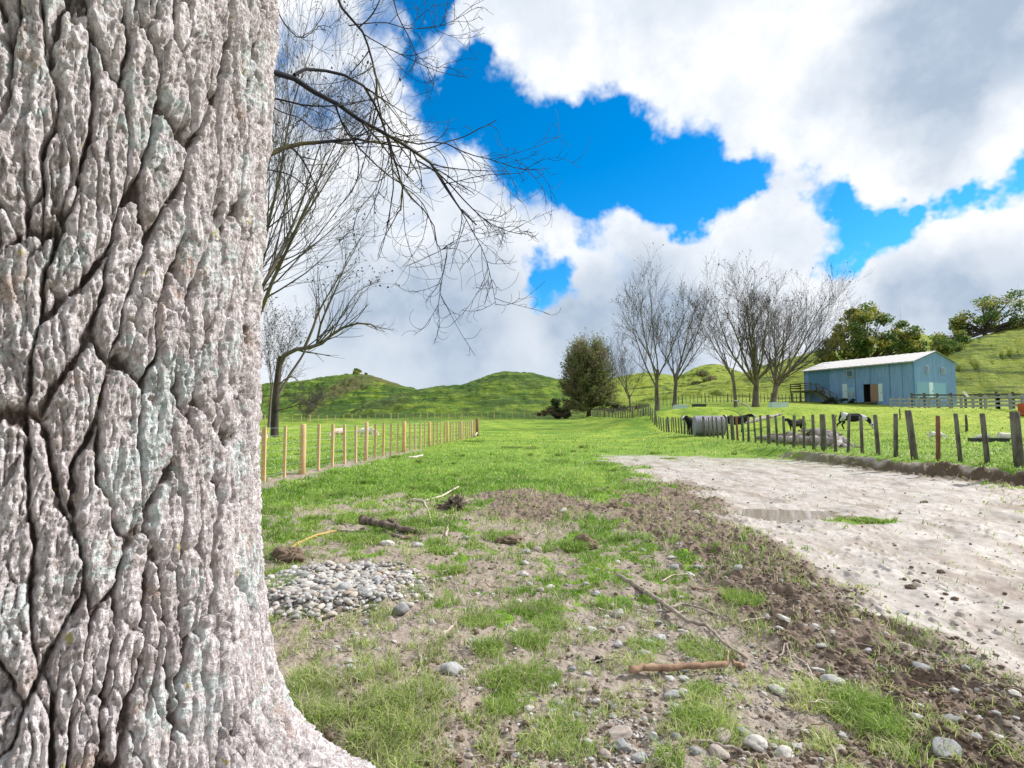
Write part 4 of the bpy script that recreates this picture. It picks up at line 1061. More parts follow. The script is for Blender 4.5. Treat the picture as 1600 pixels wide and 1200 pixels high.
special = [
    (534, 944, 26, 'upright pale pointed stone standing at the front of the gravel pile', 3, 1.5), (624, 966, 27, 'smooth egg shaped grey stone just right of the gravel pile front', 5, 1.0),
    (605, 858, 22, 'blue grey stone beside the dark broken log', 1, 1.0), (650, 857, 16, 'pale round stone right of the blue grey one below the log', 2, 1.0), (566, 951, 28, 'long flat pale stone between the pointed and egg shaped stones', 7, .8),
    (670, 938, 20, 'small wedge shaped pale stone on the grass edge right of the gravel pile', 11, .9), (705, 1063, 31, 'pale oval stone with a flat top beside the green grass strip', 4, .85), (737, 1020, 26, 'thin grey flat stone above the pale oval one near the grass strip', 6, .6),
    (702, 1092, 22, 'dark stone sunk in the soil just under the pale oval stone', 0, .8), (937, 1031, 18, 'black charred looking lump among small stones', 11, 1.2),
    (970, 1160, 38, 'large angular grey stone at the bottom centre', 12, .9), (972, 1180, 30, 'dark slate coloured angular stone leaning on the large grey one', 13, .9), (1021, 1160, 18, 'narrow upright grey stone right of the large angular one', 10, 1.4), (920, 1167, 21, 'pale pointed stone left of the large angular one', 11, 1.0),
    (1127, 1160, 38, 'big mottled pinkish boulder at the bottom between two sticks', 3, 1.05), (1165, 1148, 30, 'pale buff round stone up against the pinkish boulder', 9, 1.05), (1185, 1178, 33, 'brownish grey round stone below the pale buff one', 8, 1.0), (1122, 1188, 27, 'white banded blue grey stone in front of the pinkish boulder', 2, .9),
    (1054, 1093, 24, 'large pale round stone at the top of a small cluster of four', 1, 1.0), (1067, 1089, 16, 'small pale stone touching the right of the cluster top stone', 5, .9), (1059, 1112, 20, 'dark round stone in the cluster of four', 4, 1.0), (1046, 1117, 15, 'small blue grey stone at the cluster lower left', 6, 1.0), (1097, 1112, 22, 'pale stone half hidden in a bright grass tuft', 8, .9),
    (1220, 1082, 31, 'cream oval stone alone on bare soil', 9, .85), (1303, 1075, 31, 'blue and white streaked stone right of the cream oval one', 2, .9), (1280, 1049, 22, 'flat grey stone above the cream and streaked stones', 6, .6), (1440, 1054, 26, 'bluish flat stone in dark mud beside the track', 7, .65),
    (1490, 1131, 34, 'big pale stone half sunk in dark churned mud', 3, .8), (1494, 1188, 50, 'large sharp edged pale slab at the bottom right', 12, .8), (1528, 1171, 16, 'smooth upright blue grey stone behind the sharp edged slab', 5, 1.2), (1566, 1167, 16, 'small pale stone at the right of the sharp slab', 1, .8), (1316, 1175, 19, 'greenish grey oval stone near the bottom', 0, 1.0),
    (1229, 1192, 30, 'smooth grey stone at the bottom edge below the pile of pebbles', 8, .9), (1247, 1183, 20, 'brownish block of stone behind the smooth grey one', 13, 1.0), (1188, 1176, 20, 'round pinkish stone at the left of the bottom pebbles', 4, 1.0), (1211, 1178, 13, 'small buff pebble between two larger stones at the bottom', 2, 1.0),
    (1071, 1064, 15, 'smooth pale stone just under the thick brown stick', 1, 1.0), (876, 1101, 20, 'pale grey stone with a darker one at its foot', 0, 1.1), (907, 1080, 18, 'dull brown grey stone on gravel above the pale one', 3, .8), (862, 1071, 22, 'grey wedge stone at the grass strip edge', 11, .7),
    (1062, 857, 18, 'flat slate grey stone in thin grass far up the slope', 6, .6), (1050, 880, 18, 'pale flat stone below the slate grey one', 7, .55), (839, 864, 14, 'bright egg shaped pebble standing on edge', 5, 1.3), (1416, 952, 14, 'small stone at the track edge', 1, .8), (1420, 969, 14, 'low pale stone just below the small one at the track edge', 6, .6),
    (1590, 1103, 18, 'pale stone at the right edge beside the track', 8, .7), (1215, 955, 14, 'small pale stone on churned soil beside a grass tuft', 2, .8), (1229, 986, 18, 'pale wedge stone on dark churned soil', 11, .8),
]
for (u, v, w_, lb, sh, tl) in special:
    stone(u, v, w_, lb, None, sh, tl, None, m_black if 'charred' in lb else None)
    if 'charred' in lb: COL.objects[-1].name = 'black_lump'
for (u, v, w_) in [(497, 933, 15), (575, 941, 14), (582, 930, 17), (527, 932, 24), (477, 930, 24), (527, 915, 20), (467, 920, 22), (512, 896, 20), (486, 946, 18), (455, 935, 16), (500, 905, 16), (548, 905, 16), (590, 915, 15), (445, 915, 15), (540, 890, 14), (485, 890, 14), (560, 925, 16), (510, 948, 15), (592, 952, 15)]:
    stone(u, v, w_, 'pale grey river stone lying on the loose gravel pile beside the trunk', gA)
for (u, v, w_) in [(610, 1055, 11), (545, 1042, 16), (524, 1017, 12), (654, 1100, 14), (761, 1017, 16), (922, 987, 17), (966, 962, 17), (971, 980, 11), (1032, 995, 19), (1017, 1003, 19), (1027, 973, 13), (1065, 985, 13), (1072, 995, 17), (1005, 1024, 18), (1125, 1026, 13), (1139, 1095, 12), (864, 1113, 11), (900, 1116, 12), (960, 1106, 16), (917, 1056, 13), (894, 1051, 12),
                   (922, 1192, 15), (1002, 1192, 22), (1058, 1166, 15), (1096, 1163, 15), (945, 1190, 20), (1211, 1153, 11), (1390, 1128, 14), (1433, 1127, 14), (821, 871, 14), (860, 921, 15), (844, 928, 13), (932, 930, 13), (959, 943, 13), (1095, 892, 17), (1077, 897, 14), (1154, 905, 13), (1004, 867, 12), (877, 902, 15), (827, 917, 12), (817, 900, 14), (1087, 806, 13), (881, 807, 12), (820, 884, 12), (905, 990, 12), (1100, 1000, 10)]:
    stone(u, v, w_, 'rounded grey river stone half sunk in the trampled grassy soil', gB)
tries = 0; cnt = 0
while cnt < 165 and tries < 5000:
    tries += 1
    u, v = random.uniform(480, 1590), 780 + 415 * random.random() ** .7
    c = G0(u, v)
    if math.hypot(c[0] - TC[0], c[1] - TC[1]) < 1.15: continue
    m3 = masks(np.array([c[0]], np.float32), np.array([c[1]], np.float32))
    w8 = .12 + .5 * m3[3][0] + .25 * m3[2][0] + .12 * (1 - m3[0][0]) - .6 * m3[1][0]
    if random.random() > w8: continue
    if any(math.hypot(c[0] - a, c[1] - b) < r_ + .05 for a, b, r_ in stones_placed): continue
    stone(u, v, (6 + 9 * random.random() ** 2) * (v / 1000) ** 1.2, 'rounded grey river stone half sunk in the trampled grassy soil', gB); cnt += 1

# pebbles and crumbs nobody could count
def scatter(name, x, y, size, m, label, cat, base, faces, flat=(.5, .9), seed=0, sink=.2):
    r_ = np.random.default_rng(seed); n = len(x); z = ground_z(x, y)
    shp = [pebble_shape(base, np.random.default_rng(seed * 50 + i), .5) for i in range(8)]
    pick = r_.integers(0, 8, n); B = np.stack(shp)[pick]
    a = r_.random(n) * 6.283; ca, sa = np.cos(a)[:, None], np.sin(a)[:, None]
    B = B * size[:, None, None]
    X = B[..., 0] * ca - B[..., 1] * sa; Y = B[..., 0] * sa + B[..., 1] * ca; Z = B[..., 2] * (flat[0] + (flat[1] - flat[0]) * r_.random(n))[:, None]
    V = np.stack([X + x[:, None], Y + y[:, None], Z + (z + size * sink)[:, None]], -1).reshape(-1, 3)
    k = len(base); Fc = (faces[None] + (np.arange(n) * k)[:, None, None]).reshape(-1, 3)
    me = np_mesh(name, V, [Fc], m, True)
    return tag(obj(name, me), label, cat, None, 'stuff')
m_peb, t = mat('pebble_mix'); isl = t.n('ShaderNodeNewGeometry').outputs['Random Per Island']
c = t.n('ShaderNodeValToRGB'); t.put(c.inputs[0], isl); e = c.color_ramp.elements
e[0].color = (0.26, 0.27, 0.29, 1); e[1].position = 1; e[1].color = (0.50, 0.49, 0.47, 1)
for q, cl in ((.2, (0.42, 0.43, 0.44)), (.4, (0.32, 0.29, 0.26)), (.55, (0.55, 0.54, 0.52)), (.75, (0.38, 0.32, 0.27)), (.88, (0.22, 0.22, 0.23))): k = e.new(q); k.color = cl + (1,)
t.out(t.bsdf(t.mix(t.mapr(t.noise(t.pos(), 60, 4, .6), .4, .7, 0, .5), c.outputs[0], (0.24, 0.2, 0.17)), .85, None, .25))
n = 3600; a = rng.random(n) * 6.283; q = np.sqrt(rng.random(n)) * (1 + .12 * rng.normal(size=n))
x1 = (PILE_C[0] + np.cos(a) * q * PILE_R[0] * 1.03); y1 = (PILE_C[1] + np.sin(a) * q * PILE_R[1] * 1.1)
s1 = .007 + .030 * rng.random(n) ** 3
scatter('gravel_pile', x1.astype(np.float32), y1.astype(np.float32), s1, m_peb, 'loose pile of small pale grey river gravel right of the big trunk', 'gravel', ICO2, ICF2, (.7, 1), 3, .55)
x2, y2 = screen_pts(90000, 440, 1620, 780, 1230)
mk2 = masks(x2, y2)
k = rng.random(len(x2)) < (.02 + .20 * mk2[3] + .05 * mk2[2] + .03 * (1 - mk2[0])) * (1 - .85 * mk2[1]) * ss(-.3, .4, fbm2(x2 * 2, y2 * 2, 3, 220)); k &= np.hypot(x2 - TC[0], y2 - TC[1]) > .85
x2, y2 = x2[k], y2[k]
scatter('pebbles', x2, y2, .003 + .010 * rng.random(len(x2)) ** 3 + .0006 * y2, m_peb, 'tiny pebbles strewn through the soil', 'pebbles', ICO1, ICF1, (.6, 1), 4, .3)
m_clod, t = mat('mud_clod'); p = t.pos(); q = t.noise(p, 40, 5, .65); isl = t.n('ShaderNodeNewGeometry').outputs['Random Per Island']
t.out(t.bsdf(t.mix(q, t.mix(isl, (0.05, 0.034, 0.025), (0.10, 0.07, 0.05)), (0.24, 0.185, 0.14)), .95, t.bump(q, .8, .01), .15))
x3, y3 = screen_pts(120000, 440, 1700, 700, 1230)
mk3 = masks(x3, y3)
k = rng.random(len(x3)) < (.015 + .16 * mk3[2] + .035 * (1 - mk3[0])) * ss(-.35, .3, fbm2(x3 * 2.4, y3 * 2.4, 3, 224)) * (1 - .72 * mk3[1]); k &= np.hypot(x3 - TC[0], y3 - TC[1]) > .85
x3, y3 = x3[k], y3[k]
scatter('mud_crumbs', x3, y3, (.004 + .016 * rng.random(len(x3)) ** 2.5) + .0012 * y3, m_clod, 'dark crumbs and clods of churned mud beside the track', 'mud', ICO1, ICF1, (.6, 1), 5, .25)
# fallen leaves and bark flakes
m_litter = leaf_mat('leaf_litter', [(0.10, 0.065, 0.045), (0.30, 0.23, 0.17), (0.18, 0.13, 0.10)], 3, .1)
x4, y4 = screen_pts(6500, 440, 1650, 760, 1230); mk4 = masks(x4, y4)
k = (rng.random(len(x4)) < .38 * (1 - .9 * mk4[1])) & (np.hypot(x4 - TC[0], y4 - TC[1]) > .9); x4, y4 = x4[k], y4[k]
C = np.stack([x4, y4, ground_z(x4, y4) + .008], 1)
n = len(C); az = rng.random(n) * 6.283; ti_ = rng.normal(size=(n, 2)) * .45; L = .005 + .012 * rng.random(n)
a_ = np.stack([np.cos(az), np.sin(az), ti_[:, 0]], 1) * L[:, None]; b_ = np.stack([-np.sin(az), np.cos(az), ti_[:, 1]], 1) * (L * .6)[:, None]
V = np.stack([C - a_, C - b_ + [0, 0, .004], C + a_, C + b_ + [0, 0, .004]], 1).reshape(-1, 3)
tag(obj('fallen_leaves', np_mesh('fallen_leaves', V, [np.arange(n * 4).reshape(n, 4)], m_litter, False)), 'curled brown leaf litter scattered over soil and grass', 'leaves', None, 'stuff')

# ------------------------------------------------------------------ sticks and logs on the ground
def stick(name, label, pts, w0, w1, m, cat='stick', twigs=(), k=8, lift=0.6, group=None):
    """pts: pixels on the ground; twigs: list of (pixel list, w0, w1)"""
    P0 = on(*pts[0]); mb = MB()
    def line(pp, a, b, lf):
        W3 = []
        for i in range(len(pp) - 1):
            n_ = 5
            for j in range(n_ + (i == len(pp) - 2)):
                f_ = j / n_
                u = pp[i][0] * (1 - f_) + pp[i + 1][0] * f_; v = pp[i][1] * (1 - f_) + pp[i + 1][1] * f_
                lz = (pp[i][2] if len(pp[i]) > 2 else 0) * (1 - f_) + (pp[i + 1][2] if len(pp[i + 1]) > 2 else 0) * f_
                q = GP(u, v + lz); W3.append(Vector((q.x, q.y, float(terrain(q.x, q.y)) + .018 + lz / F * q.y)))
        n = len(W3); rs = [(a + (b - a) * i / (n - 1)) / 2 / F * W3[i].y * (1 + .12 * math.sin(i * 2.3)) for i in range(n)]
        W3 = [w - P0 + Vector((random.uniform(-1, 1) * r_ * .4, random.uniform(-1, 1) * r_ * .4, lf * r_)) for w, r_ in zip(W3, rs)]
        mb.tube(W3, rs, k)
    line(pts, w0, w1, lift)
    for tw in twigs: line(tw[0], tw[1], tw[2], lift)
    return tag(mb.build(name, m, None, P0, None, True), label, cat, group)
m_st1 = wood_mat('brown_stick', (0.17, 0.10, 0.07), (0.38, 0.26, 0.18), None, 14, .004)
m_st2 = wood_mat('grey_stick', (0.20, 0.165, 0.14), (0.40, 0.35, 0.30), None, 20, .003)
m_st3 = wood_mat('pale_stick', (0.38, 0.31, 0.26), (0.58, 0.52, 0.46), None, 20, .003)
m_st4 = wood_mat('yellow_stick', (0.46, 0.25, 0.06), (0.50, 0.36, 0.18), None, 20, .003)
m_log = wood_mat('dark_log_bark', (0.06, 0.045, 0.035), (0.22, 0.18, 0.15), None, 16, .012)
stick('fallen_branch', 'thick smooth brown stick lying level among the stones', [(985, 1057), (1012, 1053), (1050, 1053), (1090, 1050), (1137, 1047)], 11, 9, m_st1, twigs=[([(1136, 1047), (1137, 1036), (1139, 1024)], 4, 2.5)], k=12)
stick('broken_stick', 'short brown piece broken off the end of the thick stick', [(1144, 1045), (1156, 1048), (1167, 1051)], 9, 5, m_st1)
stick('fallen_branch', 'long thin grey branch slanting down through churned soil', [(965, 906), (1000, 925), (1040, 952), (1075, 978), (1105, 984), (1130, 1012), (1168, 1036)], 8, 4, m_st2, twigs=[([(1046, 956), (1065, 949), (1100, 957), (1137, 974)], 4.5, 2.5)])
stick('fallen_twig', 'pale curved twig on bare soil right of the trunk', [(714, 978), (700, 992), (676, 1006), (654, 1016), (658, 1036), (658, 1052), (651, 1061)], 4, 3.5, m_st3, twigs=[([(708, 984), (690, 1000), (660, 1014)], 3, 3)])
stick('fallen_branch', 'grey stick running off the bottom edge past the pinkish boulder', [(1078, 1167), (1110, 1170), (1145, 1180), (1175, 1192), (1205, 1207)], 4, 6, m_st2)
stick('broken_log', 'dark weathered broken log end lying by the blue grey stone', [(566, 820, 8), (590, 824, 6), (625, 832, 2), (665, 838, 0)], 15, 8, m_log, 'log', twigs=[([(606, 816, 8), (618, 822, 4), (628, 828, 0)], 5, 3), ([(600, 835), (630, 846), (668, 836)], 5, 4), ([(640, 780), (642, 800), (648, 812)], 2, 1.5)], k=10)
stick('yellow_stick', 'yellow peeled stick left of the broken log', [(450, 863), (472, 850), (492, 841), (512, 836), (527, 833)], 4.5, 3, m_st4)
stick('fallen_branch', 'brown stick running from the yellow stick to the broken log', [(528, 833), (550, 834), (570, 829)], 5, 3, m_st2)
stick('fallen_branch', 'thin pale branch lying on green grass above the broken log', [(645, 783), (662, 786), (690, 778), (716, 763)], 3.5, 2.5, m_st3, twigs=[([(662, 786), (669, 800), (675, 822)], 3, 2)])
stick('fallen_branch', 'slender grey branch low in the soil at the right', [(1190, 1046), (1205, 1042), (1222, 1030), (1228, 1008), (1234, 1030), (1240, 1052)], 3, 2, m_st2)
stick('fallen_twig', 'forked pale twig under the grey branch at the right', [(1230, 1050), (1262, 1062), (1272, 1070)], 3, 2, m_st3, twigs=[([(1240, 1030), (1262, 1045), (1270, 1066)], 2.5, 1.5)])
stick('fallen_branch', 'pale branch stub lying on far grass left of centre', [(638, 717), (650, 716), (660, 713)], 4, 3, m_st3)
stick('fallen_branch', 'thin pale branch beside the root clump', [(697, 842), (700, 825), (708, 812)], 4, 2, m_st3)
for i in range(46):
    u, v = random.uniform(480, 1500), random.uniform(800, 1185); c = G0(u, v)
    if math.hypot(c[0] - TC[0], c[1] - TC[1]) < 1.2 or poly_sd(np.array([c[0]]), np.array([c[1]]), TRACK)[0] > -.1: continue
    L_ = random.uniform(15, 55) * v / 1000; a_ = random.uniform(-.5, .6)
    stick('fallen_twig', 'thin dry grey brown twig lying on the trampled ground', [(u, v), (u + L_ * .35 * math.cos(a_), v + L_ * .35 * math.sin(a_) + random.uniform(-4, 4)), (u + L_ * math.cos(a_), v + L_ * math.sin(a_) * .6)], 2.6, 1.5, random.choice([m_st2, m_st3, m_st1]), group='dry twigs on the trampled ground', k=5)
    pending.append((COL.objects[-1], 'thin dry twig' if L_ < 30 else 'long dry twig', u, v))
# uprooted root clump and sods
def spiky(name, label, u, v, w_, n, hh, seed):
    r_ = random.Random(seed); P0 = on(u, v); mb = MB(); s_ = w_ / 2 / F * P0.y
    for _ in range(n):
        a = r_.uniform(0, 6.28); e_ = r_.uniform(.2, 1.3); L_ = s_ * r_.uniform(.5, 1.3)
        p0 = Vector((r_.uniform(-.3, .3) * s_, r_.uniform(-.3, .3) * s_, 0)); d = Vector((math.cos(a) * math.cos(e_), math.sin(a) * math.cos(e_), math.sin(e_) * hh))
        pm = p0 + d * L_ * .5 + Vector((r_.uniform(-1, 1), r_.uniform(-1, 1), .6)) * s_ * .15; p1 = p0 + d * L_ + Vector((0, 0, -.15 * s_))
        mb.tube([p0, pm, p1], [s_ * .11, s_ * .07, s_ * .02], 5)
    return tag(mb.build(name, m_log, None, P0, None, True), label, 'root')
spiky('root_clump', 'dark tangle of torn roots standing in the grass', 708, 798, 52, 70, 1.0, 4)
spiky('root_clump', 'small heap of broken bark and roots behind the broken log', 604, 822, 44, 22, .5, 5)
def sod(name, label, u, v, w_, h_, seed, m=None):
    r_ = np.random.default_rng(seed); P0 = on(u, v); s_ = w_ / 2 / F * P0.y
    o = ICO3 * (1 + .32 * vn2(ICO3[:, 0] * 2 + seed, ICO3[:, 1] * 2 + ICO3[:, 2]) + .14 * vn2(ICO3[:, 0] * 6 + seed, ICO3[:, 1] * 6 + ICO3[:, 2] * 5))[:, None]
    o = o + .05 * r_.normal(size=o.shape)
    V = o * np.array([s_, s_ * .7, s_ * h_])
    return tag(obj(name, np_mesh(name, V, [ICF3], m or m_clod, False), None, P0 + Vector((0, 0, s_ * h_ * .25))), label, 'clod')
sod('earth_clod', 'lump of dark upturned earth behind the dark grass tuft', 914, 856, 40, .7, 1)
sod('earth_clod', 'low earthy lump against the trunk above the gravel pile', 452, 880, 50, .6, 2)
sod('earth_clod', 'dark mound of earth at the end of the green patch', 960, 796, 34, .5, 3)
sod('earth_clod', 'dark clod of mud alone on the pale track', 1432, 905, 12, .7, 4); sod('earth_clod', 'clod of mud just below another on the pale track', 1423, 916, 16, .6, 5)
sod('earth_clod', 'small brown clod on the track right of the first two', 1470, 892, 12, .6, 6); sod('earth_clod', 'low dark clod on the track nearest the right edge', 1492, 932, 12, .6, 7)
sod('earth_clod', 'reddish clod far up the track', 1444, 782, 12, .7, 8)
sod('earth_clod', 'brown earth hump right of the thin pale branch', 795, 846, 40, .35, 9)

settle_labels()

# ------------------------------------------------------------------ fences
m_pine, t = mat('new_pine_timber'); p = t.objco(); r = t.rand(); q = t.noise(t.scale(p, (1, 1, .12)), 40, 5, .6)
cc = t.mix(q, (0.46, 0.27, 0.10), (0.68, 0.48, 0.25)); cc = t.mix(t.math('MULTIPLY', r, .45), cc, (0.46, 0.42, 0.30))
t.out(t.bsdf(cc, .8, t.bump(q, .3, .004), .2))
m_wpost = wood_mat('weathered_post', (0.065, 0.06, 0.052), (0.19, 0.18, 0.155), (0.15, 0.17, 0.11), 9, .012)
m_rust = wood_mat('rusty_brown_post', (0.16, 0.07, 0.045), (0.24, 0.13, 0.09), None, 9, .012)
m_wire, t = mat('galvanised_wire'); t.out(t.bsdf((0.42, 0.44, 0.45), .45, None, .5, .6))
def post_mesh(r_, h_, square=False, seed=0):
    q = random.Random(seed); mb = MB()
    if square: mb.box(-r_, r_, -r_ * .8, r_ * .8, -.1, h_)
    else: mb.tube([(0, 0, -.15), (q.uniform(-.004, .004), 0, h_ * .4), (0, q.uniform(-.004, .004), h_ * .8), (0, 0, h_ - .015), (0, 0, h_)], [r_ * 1.03, r_, r_ * .97, r_ * .95, r_ * .8], 10)
    me = bpy.data.meshes.new('post'); me.from_pydata(mb.v, [], mb.f); me.update()
    if not square: me.polygons.foreach_set('use_smooth', [len(f) < 5 for f in mb.f])
    return me
def fence_thing(name, label, stations, kinds, mats_, hts, lean=.02, rads=(.07, .022), nw=6, wmat=None, seed=1, names=('post', 'batten'), top=1.0, wr=.0022):
    """stations: list of (x, y)"""
    q = random.Random(seed); o0 = Vector((stations[0][0], stations[0][1], gz(*stations[0]) if stations[0][1] < 45 else float(terrain(*stations[0]))))
    root = thing(name, label, 'fence', o0); P3 = []
    ms = {}
    for i, ((x, y), kd) in enumerate(zip(stations, kinds)):
        zz = float(terrain(x, y)); m = mats_[kd][q.randrange(len(mats_[kd]))]
        r_ = rads[kd] * q.uniform(.85, 1.15); key = (kd, m.name, q.randrange(3))
        if key not in ms:
            me = post_mesh(rads[kd], 1.0, kd == 1 and names[1] == 'batten', q.randrange(999)); me.materials.append(m); ms[key] = me
        o = obj(names[kd], ms[key], root, Vector((x, y, zz)) - o0, (q.gauss(0, lean), q.gauss(-lean * .6, lean), q.uniform(-.3, .3)))
        sc = rads[kd] * q.uniform(.85, 1.15) / rads[kd]
        o.scale = (sc, sc, hts[kd] * q.uniform(.97, 1.04)); P3.append(Vector((x, y, zz)) - o0)
    for j in range(nw):
        hh = .12 + (hts[0] - .2) * j / max(nw - 1, 1) * top
        MBw = MB(); MBw.tube([a + Vector((0.03, -.03, hh)) for a in P3], wr, 3, False)
        MBw.build('wire', wmat or m_wire, root)
    return root, P3, o0
A = np.array([-5.15, 11.3]); Dv = np.array([2.55, 30.7]); Dv = Dv / np.linalg.norm(Dv)
sta = [tuple(A + Dv * .86 * i) for i in range(-3, 36)]; kn = [0 if (i % 5 == 2) else 1 for i in range(-3, 36)]
root, P3, o0 = fence_thing('timber_fence', 'new pale timber post and batten fence running along the left paddock', sta, kn, [[m_pine], [m_pine]], (1.19, 1.15), .006, (.074, .033), 7, seed=3, wr=.003)
e_ = P3[-1]; mb = MB(); mb.tube([e_, e_ + Vector((0, 0, 1.3))], .11, 10); mb.build('strainer_post', m_rust, root, None, None, True)
mb = MB(); mb.tube([e_ + Vector((0, 0, .25)), e_ + Vector((-.02, -2.0, .05))], .07, 8); mb.build('brace', m_st3, root, None, None, True)
# distant fence across the left paddock
sta = [(-36 + i * 0.95 + 0, 66 + i * .50) for i in range(44)]
fence_thing('paddock_fence', 'distant thin fence crossing the left paddock at the foot of the hill', sta, [0 if i % 5 == 0 else 1 for i in range(44)], [[m_pine], [m_pine]], (1.15, 1.1), .01, (.055, .03), 3, seed=5)
# old fence on the right, following the bank
def poly_at(u, pl=FENCE_R):
    tt = (u - 800) / F
    for (ax, ay), (bx, by) in zip(pl[:-1], pl[1:]):
        fa, fb = ax - tt * ay, bx - tt * by
        if fa * fb <= 0 and abs(fa - fb) > 1e-9:
            k = fa / (fa - fb); return (float(ax + (bx - ax) * k), float(ay + (by - ay) * k))
us = [1640, 1587, 1538, 1496, 1461, 1425, 1396, 1369, 1344, 1322, 1303, 1285, 1269, 1254, 1238, 1224, 1213, 1200, 1188, 1179, 1168, 1160, 1151, 1144]
big_ = {1587, 1425, 1285, 1200, 1144}
sta = [poly_at(u) for u in us]; kn = [0 if u in big_ else 1 for u in us]
# carry on along the line at even spacing
segs = [np.array(q) for q in FENCE_R]; cur = np.array(sta[-1]); i = next(k for k in range(len(segs)) if segs[k][1] > cur[1]); cnt = 1
while len(sta) < 98 and i < len(segs):
    d = segs[i] - cur; L_ = np.linalg.norm(d); st_ = .86 if cur[1] < 60 else .95
    if L_ < st_: i += 1; continue
    cur = cur + d / L_ * st_; sta.append((float(cur[0]), float(cur[1]))); kn.append(0 if cnt % 6 == 0 else 1); cnt += 1
sta = [s_ for s_ in sta if s_ is not None]
root, P3, o0 = fence_thing('old_fence', 'old weathered grey post and batten fence curving away on the right', sta, kn[:len(sta)], [[m_wpost], [m_wpost] * 7 + [m_rust]], (1.22, 1.14), .03, (.082, .048), 5, m_wire, 8, ('post', 'stake'), wr=.0018)
# wire fence behind the terrace trees
p0 = at(1030, 634, 70); p1 = at(1250, 626, 74)
sta = [(p0.x + (p1.x - p0.x) * i / 38, p0.y + (p1.y - p0.y) * i / 38) for i in range(39)]
fence_thing('terrace_fence', 'thin dark batten fence on the terrace behind the bare trees', sta, [0 if i % 6 == 0 else 1 for i in range(39)], [[m_wpost], [m_wpost]], (1.2, 1.1), .02, (.07, .035), 3, seed=11, names=('post', 'stake'))
p0 = at(1395, 627, 44)
# stock yard rails
m_rail = wood_mat('dark_yard_timber', (0.055, 0.05, 0.045), (0.15, 0.14, 0.125), None, 6, .01)
m_rail2 = wood_mat('silvery_yard_timber', (0.20, 0.22, 0.23), (0.36, 0.38, 0.38), None, 6, .01)
def rails(label, a, b, n, hts_, h_, m, name='yard_rails'):
    a = Vector(a); b = Vector(b); a.z = float(terrain(a.x, a.y)); b.z = float(terrain(b.x, b.y))
    root = thing(name, label, 'fence', a)
    for i in range(n):
        q = a.lerp(b, i / (n - 1)); q.z = float(terrain(q.x, q.y)); q = q - a
        mb = MB(); mb.box(-.07, .07, -.07, .07, -.1, h_ * random.uniform(.98, 1.06)); mb.build('post', m, root, q)
    for hh in hts_:
        mb = MB()
        for i in range(n - 1):
            p = a.lerp(b, i / (n - 1)); p.z = float(terrain(p.x, p.y)); q = a.lerp(b, (i + 1) / (n - 1)); q.z = float(terrain(q.x, q.y))
            dz = random.uniform(-.015, .015)
            mb.bar(p - a + Vector((-.09, -.09, hh + dz)), q - a + Vector((-.09, -.09, hh + dz)), .03, .15)
        mb.build('rail', m, root)
    return root
def XY(u, Y): return ((u - 800) / F * Y, Y, 0)
rails('silvery low yard rails standing in front of the shed gable', XY(1392, 52), XY(1560, 42), 11, (.3, .62, .95), 1.1, m_rail2)
rails('dark top yard rails behind the silvery ones', XY(1425, 54.5), XY(1640, 43.5), 10, (1.05, 1.35), 1.5, m_rail)
rails('silvery yard rails running out of view at the right edge', XY(1560, 42), XY(1680, 38), 7, (.3, .62, .95), 1.15, m_rail2)
# loose posts and boards by the yard
def lone_post(label, u, v, Y, h_, w_, m):
    mb = MB(); mb.tube([(0, 0, -.1), (0.01, 0, h_ * .5), (0, 0, h_)], [w_, w_ * .95, w_ * .85], 8); x_, y_, _ = XY(u, Y)
    return tag(mb.build('wooden_post', m, None, (x_, y_, float(terrain(x_, y_))), None, True), label, 'post')
lone_post('single dark post standing alone in the grass before the yard', 1508, 650, 36, 1.1, .08, m_rail)
lone_post('thin lone post in the grass below the shed gable corner', 1405, 640, 44, .85, .05, m_rail)
mb = MB(); mb.box(-.30, .30, -.03, .03, -.10, .10, Matrix.Rotation(R(48), 4, 'Y'))
q = at(1509, 616, 45); pz_ = float(terrain(q.x, q.y))
bd_ = mb.build('white_board', None, None, (q.x, q.y, q.z)); mwht, t = mat('white_paint'); t.out(t.bsdf((0.72, 0.72, 0.70), .6)); bd_.data.materials.append(mwht)
tag(bd_, 'white board tilted on top of the dark yard rails', 'board')
m_red, t = mat('rusty_red_paint'); t.out(t.bsdf(t.mix(t.noise(t.objco(), 6, 4, .6), (0.30, 0.045, 0.02), (0.42, 0.10, 0.05)), .7))
mb = MB(); mb.tube([(0, 0, 0), (0, 0, .03), (0, 0, .55), (0, 0, .58), (0, 0, .85), (0, 0, .88)], [.27, .29, .29, .30, .29, .27], 18)
x_, y_, _ = XY(1598, 39.2); tag(mb.build('oil_drum', m_red, None, (x_, y_, float(terrain(x_, y_))), None, True), 'rusty red drum at the right edge by the yard rails', 'drum')

